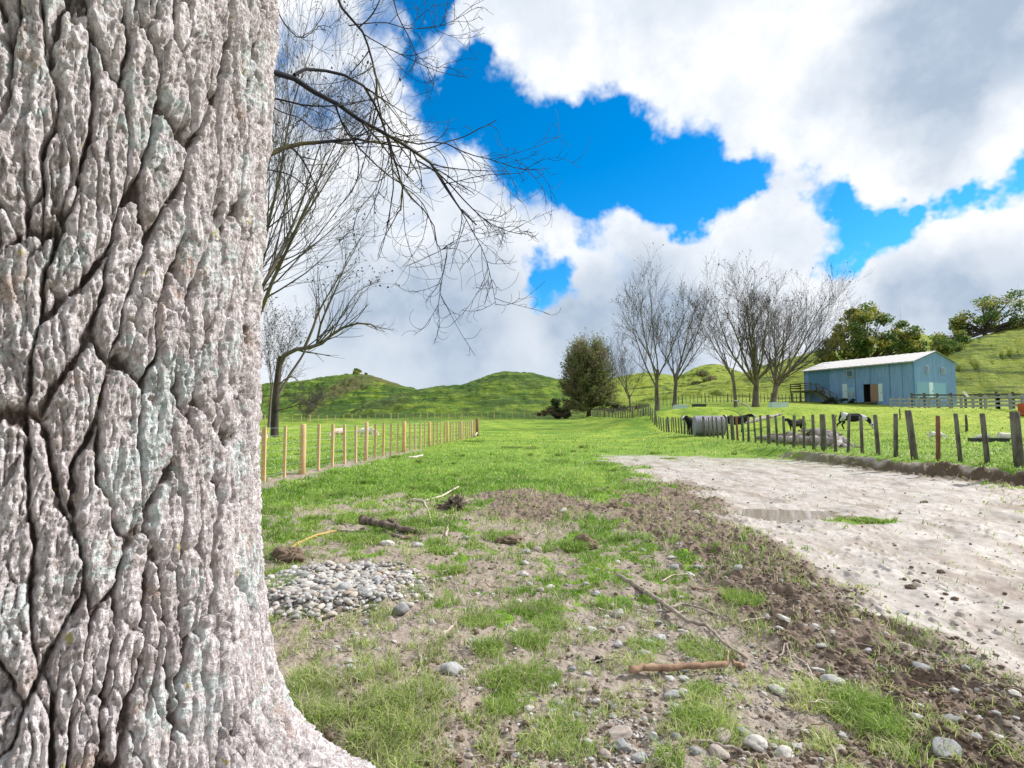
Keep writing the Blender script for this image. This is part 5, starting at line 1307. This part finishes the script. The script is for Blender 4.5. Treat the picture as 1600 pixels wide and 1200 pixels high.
# ------------------------------------------------------------------ the blue shed
m_blue, t = mat('blue_corrugated_steel'); p = t.objco(); q = t.noise(t.scale(p, (1, 1, .2)), 1.2, 5, .6); q2 = t.noise(t.scale(p, (3, 3, .25)), 2.5, 4, .6)
pan = t.n('ShaderNodeTexBrick'); 
cc = t.mix(t.mapr(q, .3, .7), (0.14, 0.265, 0.50), (0.185, 0.33, 0.59)); cc = t.mix(t.mapr(q2, .45, .65, 0, .5), cc, (0.21, 0.40, 0.60))
t.nt.nodes.remove(pan)
t.out(t.bsdf(cc, .5, None, .4))
m_lbl, t = mat('faded_blue_panel'); q = t.noise(t.scale(t.objco(), (2, 2, .3)), 2, 4, .6); t.out(t.bsdf(t.mix(q, (0.19, 0.39, 0.56), (0.25, 0.46, 0.62)), .5))
m_dbl, t = mat('darker_blue_panel'); q = t.noise(t.scale(t.objco(), (2, 2, .3)), 2, 4, .6); t.out(t.bsdf(t.mix(q, (0.07, 0.20, 0.36), (0.10, 0.25, 0.42)), .5))
m_roof, t = mat('pale_roof_steel'); q = t.noise(t.scale(t.objco(), (.5, 3, 1)), 1.5, 5, .6); t.out(t.bsdf(t.mix(q, (0.52, 0.50, 0.48), (0.68, 0.66, 0.64)), .45, None, .4))
m_door, t = mat('pale_door_paint'); t.out(t.bsdf((0.50, 0.66, 0.72), .5))
m_brown, t = mat('brown_door_wood'); q = t.noise(t.scale(t.objco(), (4, 4, .4)), 3, 4, .6); t.out(t.bsdf(t.mix(q, (0.20, 0.13, 0.10), (0.33, 0.23, 0.17)), .7))
m_void, t = mat('dark_interior'); t.out(t.bsdf((0.012, 0.013, 0.015), .9))
m_glass, t = mat('window_glass'); t.out(t.bsdf((0.05, 0.13, 0.19), .08, None, .8))
m_trim, t = mat('pale_trim'); t.out(t.bsdf((0.34, 0.37, 0.38), .6))
m_deckw = wood_mat('mossy_deck_timber', (0.05, 0.045, 0.03), (0.15, 0.15, 0.10), (0.10, 0.13, 0.05), 4, .01)
cn = at(1430, 625, 62); BL, BW, EH2, RH = 14.2, 8.0, 4.58, 5.85
bz = cn.z - .05
ax_ = Vector((-.39, .92, 0)).normalized(); gx = Vector((.92, .39, 0))   # local +x along the long wall away from the corner, local +y across the gable
ang_ = math.atan2(ax_.y, ax_.x)
shed = thing('blue_shed', 'long blue corrugated steel shed with a white roof on the terrace', 'shed', (cn.x, cn.y, bz), ang_)
# local frame: x along long wall (away), y = to the left of x => pointing to the camera's left; building lies at negative y
def corr(x0, x1, z0, z1f, y, flip=1, amp=.018, pitch=.17):
    """corrugated vertical sheet from x0 to x1 in the local xz plane"""
    mb = MB(); n = int((x1 - x0) / (pitch / 4)); o = 0
    vs = []; fs = []
    for i in range(n + 1):
        x = x0 + (x1 - x0) * i / n; yy = y + amp * math.sin(2 * math.pi * x / pitch)
        vs += [(x, yy, z0), (x, yy, z1f(x))]
    for i in range(n): fs.append((2 * i, 2 * i + 2, 2 * i + 3, 2 * i + 1))
    mb.add(vs, fs); return mb
# long wall with its door opening
DOOR_X = 8.55   # along the wall from the near corner
def wx(u):      # wall coordinate of a photo column
    tt = (u - 800) / F
    return (cn.x - tt * cn.y) / (tt * ax_.y - ax_.x)
d0, d1 = wx(1361.5), wx(1350)
mb = corr(0, d0, -.8, lambda x: EH2, 0)
for q in (corr(d1, BL, -.8, lambda x: EH2, 0), corr(d0, d1, 2.2, lambda x: EH2, 0), corr(0, BL, -.8, lambda x: EH2, -BW)): mb.add(q.v, q.f)
# gable walls: swap axes
def gab(xw):
    g_ = corr(-BW, 0, -.8, lambda y: EH2 + (RH - EH2) * (1 - abs(y + BW / 2) / (BW / 2)), 0)
    vs = [(xw + v[1], v[0], v[2]) for v in g_.v]; return vs, g_.f
for xw in (0, BL): mb.add(*gab(xw))
mb.build('wall', m_blue, shed)
# patches: darker sheet by the deck, faded sheets low on the gable
def patch(u0, u1, z0, z1, m, name='wall_panel'):
    q = corr(wx(u1), wx(u0), z0, lambda x: z1, .035, 1, .012); return q.build(name, m, shed)
patch(1265, 1297, 1.9, 4.25, m_dbl); patch(1318, 1337, .0, 1.9, m_lbl)
q = corr(-5.9, -.35, 0.05, lambda y: 2.15, -.03); mbp = MB(); mbp.add([(v[1], v[0], v[2]) for v in q.v], q.f); mbp.build('wall_panel', m_lbl, shed)
# roof
mb = MB()
for s_ in (0, 1):
    y0, y1 = (-BW / 2, .28) if s_ == 0 else (-BW / 2, -BW - .28)
    sl = (RH - EH2) / (BW / 2)
    n = 80
    vs = []
    for i in range(n + 1):
        x = -.25 + (BL + .5) * i / n; w_ = .02 * math.sin(i * math.pi / 2)
        vs += [(x, y0, RH + .07 + w_), (x, y1, EH2 - .28 * sl + .07 + w_)]
    mb.add(vs, [(2 * i, 2 * i + 2, 2 * i + 3, 2 * i + 1) for i in range(n)])
    mb.bar((-.25, y1, EH2 - .28 * sl + .0), (BL + .25, y1, EH2 - .28 * sl + .0), .05, .13)
mb.build('roof', m_roof, shed)
def win(u, v, w_, h_, face='long', yv=None):
    fr = MB(); gl = MB()
    if face == 'long':
        x = wx(u); Y = cn.y + ax_.y * x; z = at(u, v, Y).z - bz
        fr.box(x - w_ / 2, x + w_ / 2, .03, .09, z - h_ / 2, z + h_ / 2); gl.box(x - w_ / 2 + .12, x + w_ / 2 - .12, .09, .105, z - h_ / 2 + .12, z + h_ / 2 - .12)
    else:
        tt = (u - 800) / F; y = (tt * cn.y - cn.x) / (gx.x - tt * gx.y); z = at(u, v, cn.y + gx.y * y).z - bz; y = -y
        fr.box(-.09, -.03, y - w_ / 2, y + w_ / 2, z - h_ / 2, z + h_ / 2); gl.box(-.105, -.09, y - w_ / 2 + .1, y + w_ / 2 - .1, z - h_ / 2 + .1, z + h_ / 2 - .1)
    f_ = fr.build('window', m_trim, shed); gl.build('pane', m_glass, f_)
win(1330, 584, .95, .95); win(1450, 577, .55, .95, 'g'); win(1475, 579, .8, .75, 'g')
def door(u0, u1, z0, z1, m, face='long', name='door'):
    mb = MB()
    if face == 'long': a, b = wx(u1), wx(u0); mb.box(a, b, .03, .08, z0, z1)
    else:
        f_ = lambda u: -((u - 800) / F * cn.y - cn.x) / (gx.x - (u - 800) / F * gx.y)
        a, b = sorted((f_(u0), f_(u1))); mb.box(-.08, -.03, a, b, z0, z1)
    d_ = mb.build(name, m, shed)
    mh = MB()
    if face == 'long': mh.box(a + .08, a + .16, .08, .13, (z0 + z1) / 2 - .05, (z0 + z1) / 2 + .05)
    else: mh.box(-.13, -.08, a + .08, a + .16, (z0 + z1) / 2 - .05, (z0 + z1) / 2 + .05)
    mh.build('handle', m_rail, d_)
door(1371, 1380, .0, 2.15, m_door); door(1317.5, 1325, .5, 2.4, m_door); door(1452, 1458, .15, 2.15, m_door, 'g')
mb = MB(); mb.box(wx(1334.5), wx(1329), .09, .16, .75, 1.3); mb.build('meter_box', m_trim, shed)
# open brown door and the dark doorway behind it
mb = MB(); mb.box(d0 - .02, d1 + .02, -.9, -.85, -.1, 2.2); mb.box(d0 - .05, d0, -.85, -.02, -.1, 2.2); mb.box(d1, d1 + .05, -.85, -.02, -.1, 2.2); mb.build('doorway', m_void, shed)
mb = MB(); mb.box(d0 - .95, d0 + .0, .05, .10, .02, 2.15); mb.build('door', m_brown, shed)['label'] = 'open brown wooden door'
mb = MB(); mb.box(d0 - .8, d1 + .8, .1, 1.0, -.25, -.05); mb.build('step', m_deckw, shed)
mb = MB(); mb.tube([(BL - .02, .06, EH2 - .1), (BL - .02, .06, -.5)], .05, 8); mb.build('downpipe', m_trim, shed)
mb = MB(); mb.bar((-.25, .34, EH2 - .12), (BL + .25, .34, EH2 - .12), .11, .10); mb.build('gutter', m_trim, shed)
mb = MB(); mb.box(-.055, .06, -.10, .055, -.8, EH2 - .1); mb.build('corner_flashing', m_dbl, shed)
for u_ in (1338, 1361.8, 1392, 1412):
    mb = MB(); x_ = wx(u_); mb.box(x_ - .03, x_ + .03, .02, .05, -.4, EH2 - .15); mb.build('sheet_joint', m_dbl, shed)
# deck with stairs
dk_ = MB(); x0, x1 = wx(1286), wx(1253)
mb = MB(); mb.box(x0, x1, .05, 2.3, 1.55, 1.72); deck = mb.build('deck', m_deckw, shed)
pm = MB()
for x in (x0 + .08, (x0 + x1) / 2, x1 - .08): pm.box(x - .06, x + .06, 2.1, 2.22, -.8, 1.55)
pm.build('deck_post', m_deckw, deck)
rm = MB()
for hh in (.35, .65, .95): rm.box(x0, x1, 2.25, 2.29, 1.72 + hh - .07, 1.72 + hh + .05); rm.box(x1 - .04, x1, .1, 2.25, 1.72 + hh - .07, 1.72 + hh + .05)
for x in (x0 + .05, (x0 + x1) / 2, x1 - .05): rm.box(x - .05, x + .05, 2.16, 2.25, 1.72, 2.75)
rm.build('railing', m_deckw, deck)
x2_ = wx(1318); stp = MB(); n = 9
for i in range(n):
    f_ = (i + .5) / n; x = x0 + (x2_ - x0) * f_; z = 1.72 - (1.72 + .05) * f_; stp.box(x - .17, x + .17, 1.25, 2.2, z - .04, z + .01)
for yy in (1.22, 2.2):
    stp.bar((x0, yy, 1.62), (x2_, yy, -.1), .05, .25); stp.bar((x0, yy, 2.65), (x2_, yy, .9), .05, .1)
    for i in range(4): f_ = i / 3; stp.box(x0 + (x2_ - x0) * f_ - .05, x0 + (x2_ - x0) * f_ + .05, yy - .04, yy + .04, (1.62 - 1.72 * f_) - .3, 2.65 - 1.75 * f_)
stp.build('stairs', m_deckw, deck)
# dark shrubs at the stair foot
leafy('shed_shrub', 'dark shrub growing under the shed stairs', 1325, 629, 67.5, [(1296, 625, 5, 0), (1318, 627, 4, 0), (1333, 627, 4, 0), (1306, 628, 4, 0), (1288, 628, 4, 0)], leaf_mat('dark_shrub_leaves', [(0.02, 0.04, 0.02), (0.04, 0.08, 0.03), (0.03, 0.05, 0.02)]), 240, .09, 71, .03)

# ------------------------------------------------------------------ tank, troughs, logs in the paddock
m_tank, t = mat('galvanised_tank'); p = t.objco(); q = t.noise(t.scale(p, (1, .4, 1)), 4, 5, .6); t.out(t.bsdf(t.mix(q, (0.17, 0.165, 0.215), (0.31, 0.31, 0.37)), .6, None, .3))
c0 = at(1108, 682, 32.5); tz = float(terrain(c0.x, c0.y)) ; mb = MB(); TR_, TL_ = .60, 1.66
pts = []; rad_ = []
n = 60
for i in range(n + 1):
    x = -TL_ / 2 + TL_ * i / n; pts.append((x, 0, TR_)); rad_.append(TR_ + .012 * math.sin(2 * math.pi * x / .12))
mb.tube(pts, rad_, 36)
tk = thing('water_tank', 'grey corrugated round tank lying on its side behind the old fence', 'tank', (c0.x, c0.y, tz), R(-6))
mb.build('shell', m_tank, tk, None, None, True)
mb = MB(); mb.tube([(-TL_ / 2 - .02, 0, TR_), (-TL_ / 2, 0, TR_)], [TR_ * .97, TR_ * 1.02], 36); mb.build('end_ring', m_tank, tk, None, None, True); mb = MB(); mb.tube([(TL_ / 2, 0, TR_), (TL_ / 2 + .02, 0, TR_)], [TR_ * 1.02, TR_ * .97], 36); mb.build('end_ring', m_tank, tk, None, None, True)
m_bleach = wood_mat('bleached_driftwood', (0.16, 0.135, 0.12), (0.50, 0.46, 0.44), (0.14, 0.10, 0.08), 5, .04)
def logw(name, label, pts, twigs=(), k=12, m=m_bleach, cat='log'):
    """pts: (u, v, Y, width px)"""
    q0 = at(*pts[0][:3]); mb = MB()
    def ln(pp):
        n_ = max(10, 4 * len(pp)); P_, R_ = handline([x_[:3] for x_ in pp], 1, 1, n_)
        w_ = np.interp(np.linspace(0, len(pp) - 1, n_), range(len(pp)), [x_[3] / 2 / F * x_[2] for x_ in pp])
        w_ = w_ * (1 + .10 * np.sin(np.arange(n_) * 1.9))
        mb.tube([Vector(x_) - q0 for x_ in P_], list(w_), k)
    ln(pts)
    for tw in twigs: ln(tw)
    vv = np.array(mb.v); q_ = vn2(vv[:, 0] * 5, vv[:, 1] * 5 + vv[:, 2] * 7, 7) * .025 + vn2(vv[:, 0] * 14, vv[:, 1] * 9 + vv[:, 2] * 17, 8) * .012
    vv[:, 2] += q_; vv[:, 0] += q_[::-1] * .6; mb.v = [tuple(z_) for z_ in vv]
    return tag(mb.build(name, m, None, q0, None, False), label, cat)
logw('driftwood_log', 'long bleached fallen log lying behind the old fence', [(1184, 684, 26, 5), (1200, 684, 24.5, 8), (1225, 686, 22.4, 10), (1250, 689, 21, 15), (1275, 690, 20, 18), (1298, 690, 19.2, 15), (1312, 690, 19.0, 8)],
     [[(1250, 686, 21.5, 10), (1240, 678, 21.8, 6), (1228, 676, 22, 3)], [(1205, 680, 25, 4), (1240, 680, 23, 7), (1275, 682, 21.5, 9), (1305, 684, 20, 6)]])
logw('driftwood_log', 'bleached stump with splayed roots at the log end', [(1262, 678, 21.5, 8), (1280, 677, 20.6, 12), (1300, 681, 19.6, 14), (1312, 690, 18.8, 12), (1305, 696, 18.4, 9), (1299, 700, 18.2, 4)],
     [[(1300, 681, 19.5, 11), (1318, 687, 18.8, 8), (1330, 695, 18.2, 5), (1345, 699, 17.8, 3)], [(1312, 690, 18.8, 8), (1322, 698, 18.2, 6), (1335, 701, 17.8, 3)], [(1285, 678, 20.5, 7), (1262, 672, 21.4, 5), (1248, 672, 22, 3)], [(1306, 684, 19.3, 6), (1316, 677, 19, 2)], [(1255, 684, 21.5, 3), (1268, 672, 21, 4), (1290, 673, 20.5, 6), (1310, 678, 20, 4)], [(1290, 686, 20, 6), (1282, 694, 19.4, 5), (1276, 699, 19, 2)]])
logw('fallen_tree_log', 'long pale fallen trunk slanting up the bank in the paddock', [(1158, 661, 42, 6), (1175, 658, 43, 6), (1190, 654, 44, 6), (1205, 651, 45, 5), (1222, 647, 46, 3)], [[(1163, 659, 42, 4), (1158, 650, 42, 3), (1154, 646, 42, 2)]])
logw('pale_branch', 'thin curved bleached branch on the terrace edge', [(1146, 626, 50, 2), (1153, 627, 50, 2), (1160, 631, 49.5, 2), (1168, 634, 49, 2), (1173, 643, 48, 1)])
m_trough, t = mat('faded_blue_trough'); t.out(t.bsdf(t.mix(t.noise(t.objco(), 3, 4, .6), (0.36, 0.50, 0.58), (0.55, 0.64, 0.68)), .6))
m_dark_r, t = mat('dark_rubber'); t.out(t.bsdf((0.04, 0.045, 0.05), .6))
def trough(label, u, Y, L_, w_, h_, m, rz=0, name='stock_trough'):
    x_, y_, _ = XY(u, Y); mb = MB(); e = .06
    mb.box(-L_ / 2, L_ / 2, -w_ / 2, w_ / 2, 0, h_ * .25); mb.box(-L_ / 2, L_ / 2, -w_ / 2, -w_ / 2 + e, h_ * .25, h_); mb.box(-L_ / 2, L_ / 2, w_ / 2 - e, w_ / 2, h_ * .25, h_)
    mb.box(-L_ / 2, -L_ / 2 + e, -w_ / 2 + e, w_ / 2 - e, h_ * .25, h_); mb.box(L_ / 2 - e, L_ / 2, -w_ / 2 + e, w_ / 2 - e, h_ * .25, h_)
    mb.box(-L_ / 2 - .03, L_ / 2 + .03, -w_ / 2 - .03, -w_ / 2, h_ * .8, h_)
    return tag(mb.build(name, m, None, (x_, y_, float(terrain(x_, y_)) + .0), (0, 0, rz)), label, 'trough')
trough('pale blue stock trough at the foot of the tall leaning bare tree', 1063, 52.5, 1.2, .7, .5, m_trough)
trough('dark stock trough right of the pale blue one on the terrace', 1092, 54, 1.2, .7, .5, m_dark_r)
trough('large pale trough beside the trunk of the fan shaped tree', 1216, 56, 1.7, .8, .6, m_trough)
trough('long low black feed trough beside the two white lambs', 1541, 22.3, 1.25, .5, .17, m_dark_r, R(-6), 'feed_trough')

# ------------------------------------------------------------------ animals
def coat(name, a, b, thr, sc, soft=.02, fluff=0):
    m, t = mat(name); p = t.objco(); n_ = t.noise(p, sc, 3, .5); f_ = t.noise(p, 60 if not fluff else 26, 4, .7)
    c = t.mix(t.mapr(n_, thr - soft, thr + soft), a, b)
    t.out(t.bsdf(t.mix(t.mapr(f_, .3, .7, 0, .06), c, (c_ := (0.2, 0.18, 0.15))), .85, t.bump(f_, .6, .02 + .03 * fluff), .15)); return m
def skin_mesh(name, V, E, Rd, m, sub=2):
    me = bpy.data.meshes.new(name); me.from_pydata(V, E, []); me.update(); o = bpy.data.objects.new(name, me); COL.objects.link(o)
    o.modifiers.new('s', 'SKIN').use_smooth_shade = True
    for i, r_ in enumerate(Rd):
        me.skin_vertices[0].data[i].radius = r_ if isinstance(r_, tuple) else (r_, r_)
    me.skin_vertices[0].data[1].use_root = True
    sb = o.modifiers.new('u', 'SUBSURF'); sb.levels = sub; sb.render_levels = sub
    dg = bpy.context.evaluated_depsgraph_get(); ev = bpy.data.meshes.new_from_object(o.evaluated_get(dg))
    COL.objects.unlink(o); bpy.data.objects.remove(o); ev.name = name; ev.materials.clear(); ev.materials.append(m)
    ev.polygons.foreach_set('use_smooth', [True] * len(ev.polygons)); return ev
def beast(name, label, x_, y_, rz, s_, m, mlimb, graze=True, step=.12, woolly=False, cat='cow', mhead=None):
    z_ = float(terrain(x_, y_)); root = thing(name, label, cat, (x_, y_, z_), rz)
    zk = .84 if woolly else 1.0; f = 1.25 if woolly else 1.0; lf = .7 if woolly else 1.0
    V = [(-.95, 0, 1.12), (-.5, 0, 1.03), (0, 0, .98), (.45, 0, 1.0), (.75, 0, 1.08)]
    Rd = [(.24 * f, .26 * f), (.33 * f, .36 * f), (.34 * f, .39 * f), (.31 * f, .37 * f), (.24 * f, .30 * f)]
    E = [(0, 1), (1, 2), (2, 3), (3, 4)]
    if graze: nk = [(1.08, 0, .92), (1.32, 0, .58), (1.42, 0, .33), (1.50, 0, .10)]
    else: nk = [(1.0, 0, 1.28), (1.18, 0, 1.42), (1.36, 0, 1.38), (1.58, 0, 1.22)]
    i0 = len(V); V += nk; Rd += [(.17, .21), (.12, .15), (.13, .14), (.075, .075)]; E += [(4, i0), (i0, i0 + 1), (i0 + 1, i0 + 2), (i0 + 2, i0 + 3)]
    for sx, at_ in ((1, 3), (-1, 3), (1, 0), (-1, 0)):
        yy = .17 * sx; st = step * sx; i0 = len(V)
        if at_ == 3: V += [(.6, yy, .80), (.62 + st, yy, .42 * lf + .0), (.60 + st * 1.8, yy, .03)]; Rd += [(.13, .16), (.06, .065), (.055, .055)]
        else: V += [(-.86, yy, .84), (-.74 - st * .6, yy, .60), (-.98 - st, yy, .42), (-.90 - st * 1.6, yy, .03)]; Rd += [(.17, .2), (.10, .12), (.055, .07), (.055, .055)]
        k = 3 if at_ == 3 else 4
        E.append((at_ if at_ == 0 else 4, i0)); E += [(i0 + j, i0 + j + 1) for j in range(k - 1)]
    V = [(v[0] * (.92 if woolly else 1) * s_, v[1] * s_, (v[2] * zk if v[2] > .55 else v[2]) * s_) for v in V]; Rd = [(a * s_, b * s_) for a, b in Rd]
    obj('body', skin_mesh('body', V, E, Rd, m), root)
    hd = nk[2]; mb = MB()
    for sy in (1, -1):
        b = Vector((hd[0] - .05, .10 * sy, hd[2] + .07)) * s_; mb.tube([b, b + Vector((-.03, .12 * sy, .03)) * s_, b + Vector((-.04, .21 * sy, -.03)) * s_], [.03 * s_, .055 * s_, .012 * s_], 6)
    mb.build('ears', mlimb, root, None, None, True)
    mb = MB(); mb.tube([(-1.16 * s_, 0, 1.22 * s_), (-1.26 * s_, .02 * s_, .98 * s_), (-1.25 * s_, .03 * s_, .6 * s_), (-1.24 * s_, .03 * s_, .42 * s_)], [.035 * s_, .03 * s_, .025 * s_, .05 * s_], 6)
    mb.build('tail', mlimb, root, None, None, True)
    if mhead is not None:
        mb = MB(); a = Vector(nk[1]) * s_; b = Vector(nk[3]) * s_; off = Vector((.09, 0, .06)) * s_
        mb.tube([a + off, (a + b) / 2 + off * 1.1, b + off * .6], [.05 * s_, .085 * s_, .05 * s_], 8); mb.build('blaze', mhead, root, None, None, True)
    return root
m_blk = coat('black_hide', (0.012, 0.012, 0.014), (0.02, 0.018, 0.018), .5, 1)
m_pied = coat('pied_hide', (0.012, 0.012, 0.016), (0.55, 0.56, 0.62), .515, 1.15)
m_pied2 = coat('black_pied_hide', (0.012, 0.012, 0.014), (0.6, 0.58, 0.55), .63, 1.4)
m_wht = coat('white_hide', (0.6, 0.58, 0.55), (0.7, 0.68, 0.65), .5, 1)
m_wool = coat('white_wool', (0.68, 0.66, 0.62), (0.78, 0.76, 0.72), .5, 3, .1, 1)
m_wool2 = coat('creamy_wool', (0.55, 0.44, 0.38), (0.68, 0.58, 0.50), .5, 3, .1, 1)
x_, y_, _ = XY(1331, 43); beast('cow', 'black and white cow grazing with its head down to the right', x_, y_, R(-12), .98, m_pied, m_blk)
x_, y_, _ = XY(1243, 37); beast('cow', 'small all black calf standing behind the driftwood', x_, y_, R(200), .66, m_blk, m_blk, False, .03)
x_, y_, _ = XY(1146, 37); beast('cow', 'black cow with white face right of the grey tank', x_, y_, R(-14), .86, m_pied2, m_blk, False, .06, mhead=m_wht)
x_, y_, _ = XY(1086, 34); beast('cow', 'black cow with white head peering left of the grey tank', x_, y_, R(215), .82, m_pied2, m_blk, False, .04, mhead=m_wht)
def sheepq(label, u, Y, rz, s_, m): x_, y_, _ = XY(u, Y); return beast('sheep', label, x_, y_, R(rz), s_, m, m, True, .04, True, 'sheep')
sheepq('cream lamb grazing alone between old fence stakes', 1461, 24.5, -20, .29, m_wool)
sheepq('white lamb at the left end of the black feed trough', 1533, 22.8, 150, .24, m_wool)
sheepq('white lamb at the right end of the black feed trough', 1569, 22.6, -25, .29, m_wool)
sheepq('cream sheep seen end on through the left timber fence', 529, 38, 235, .52, m_wool2)
sheepq('white headed sheep grazing right of another behind the left fence', 572, 39, 190, .54, m_wool)
sheepq('cream sheep lying partly behind the thick fence post', 581, 41, -25, .5, m_wool2)
sheepq('sheep half hidden by the big trunk at the left fence', 404, 30, 180, .5, m_wool2)
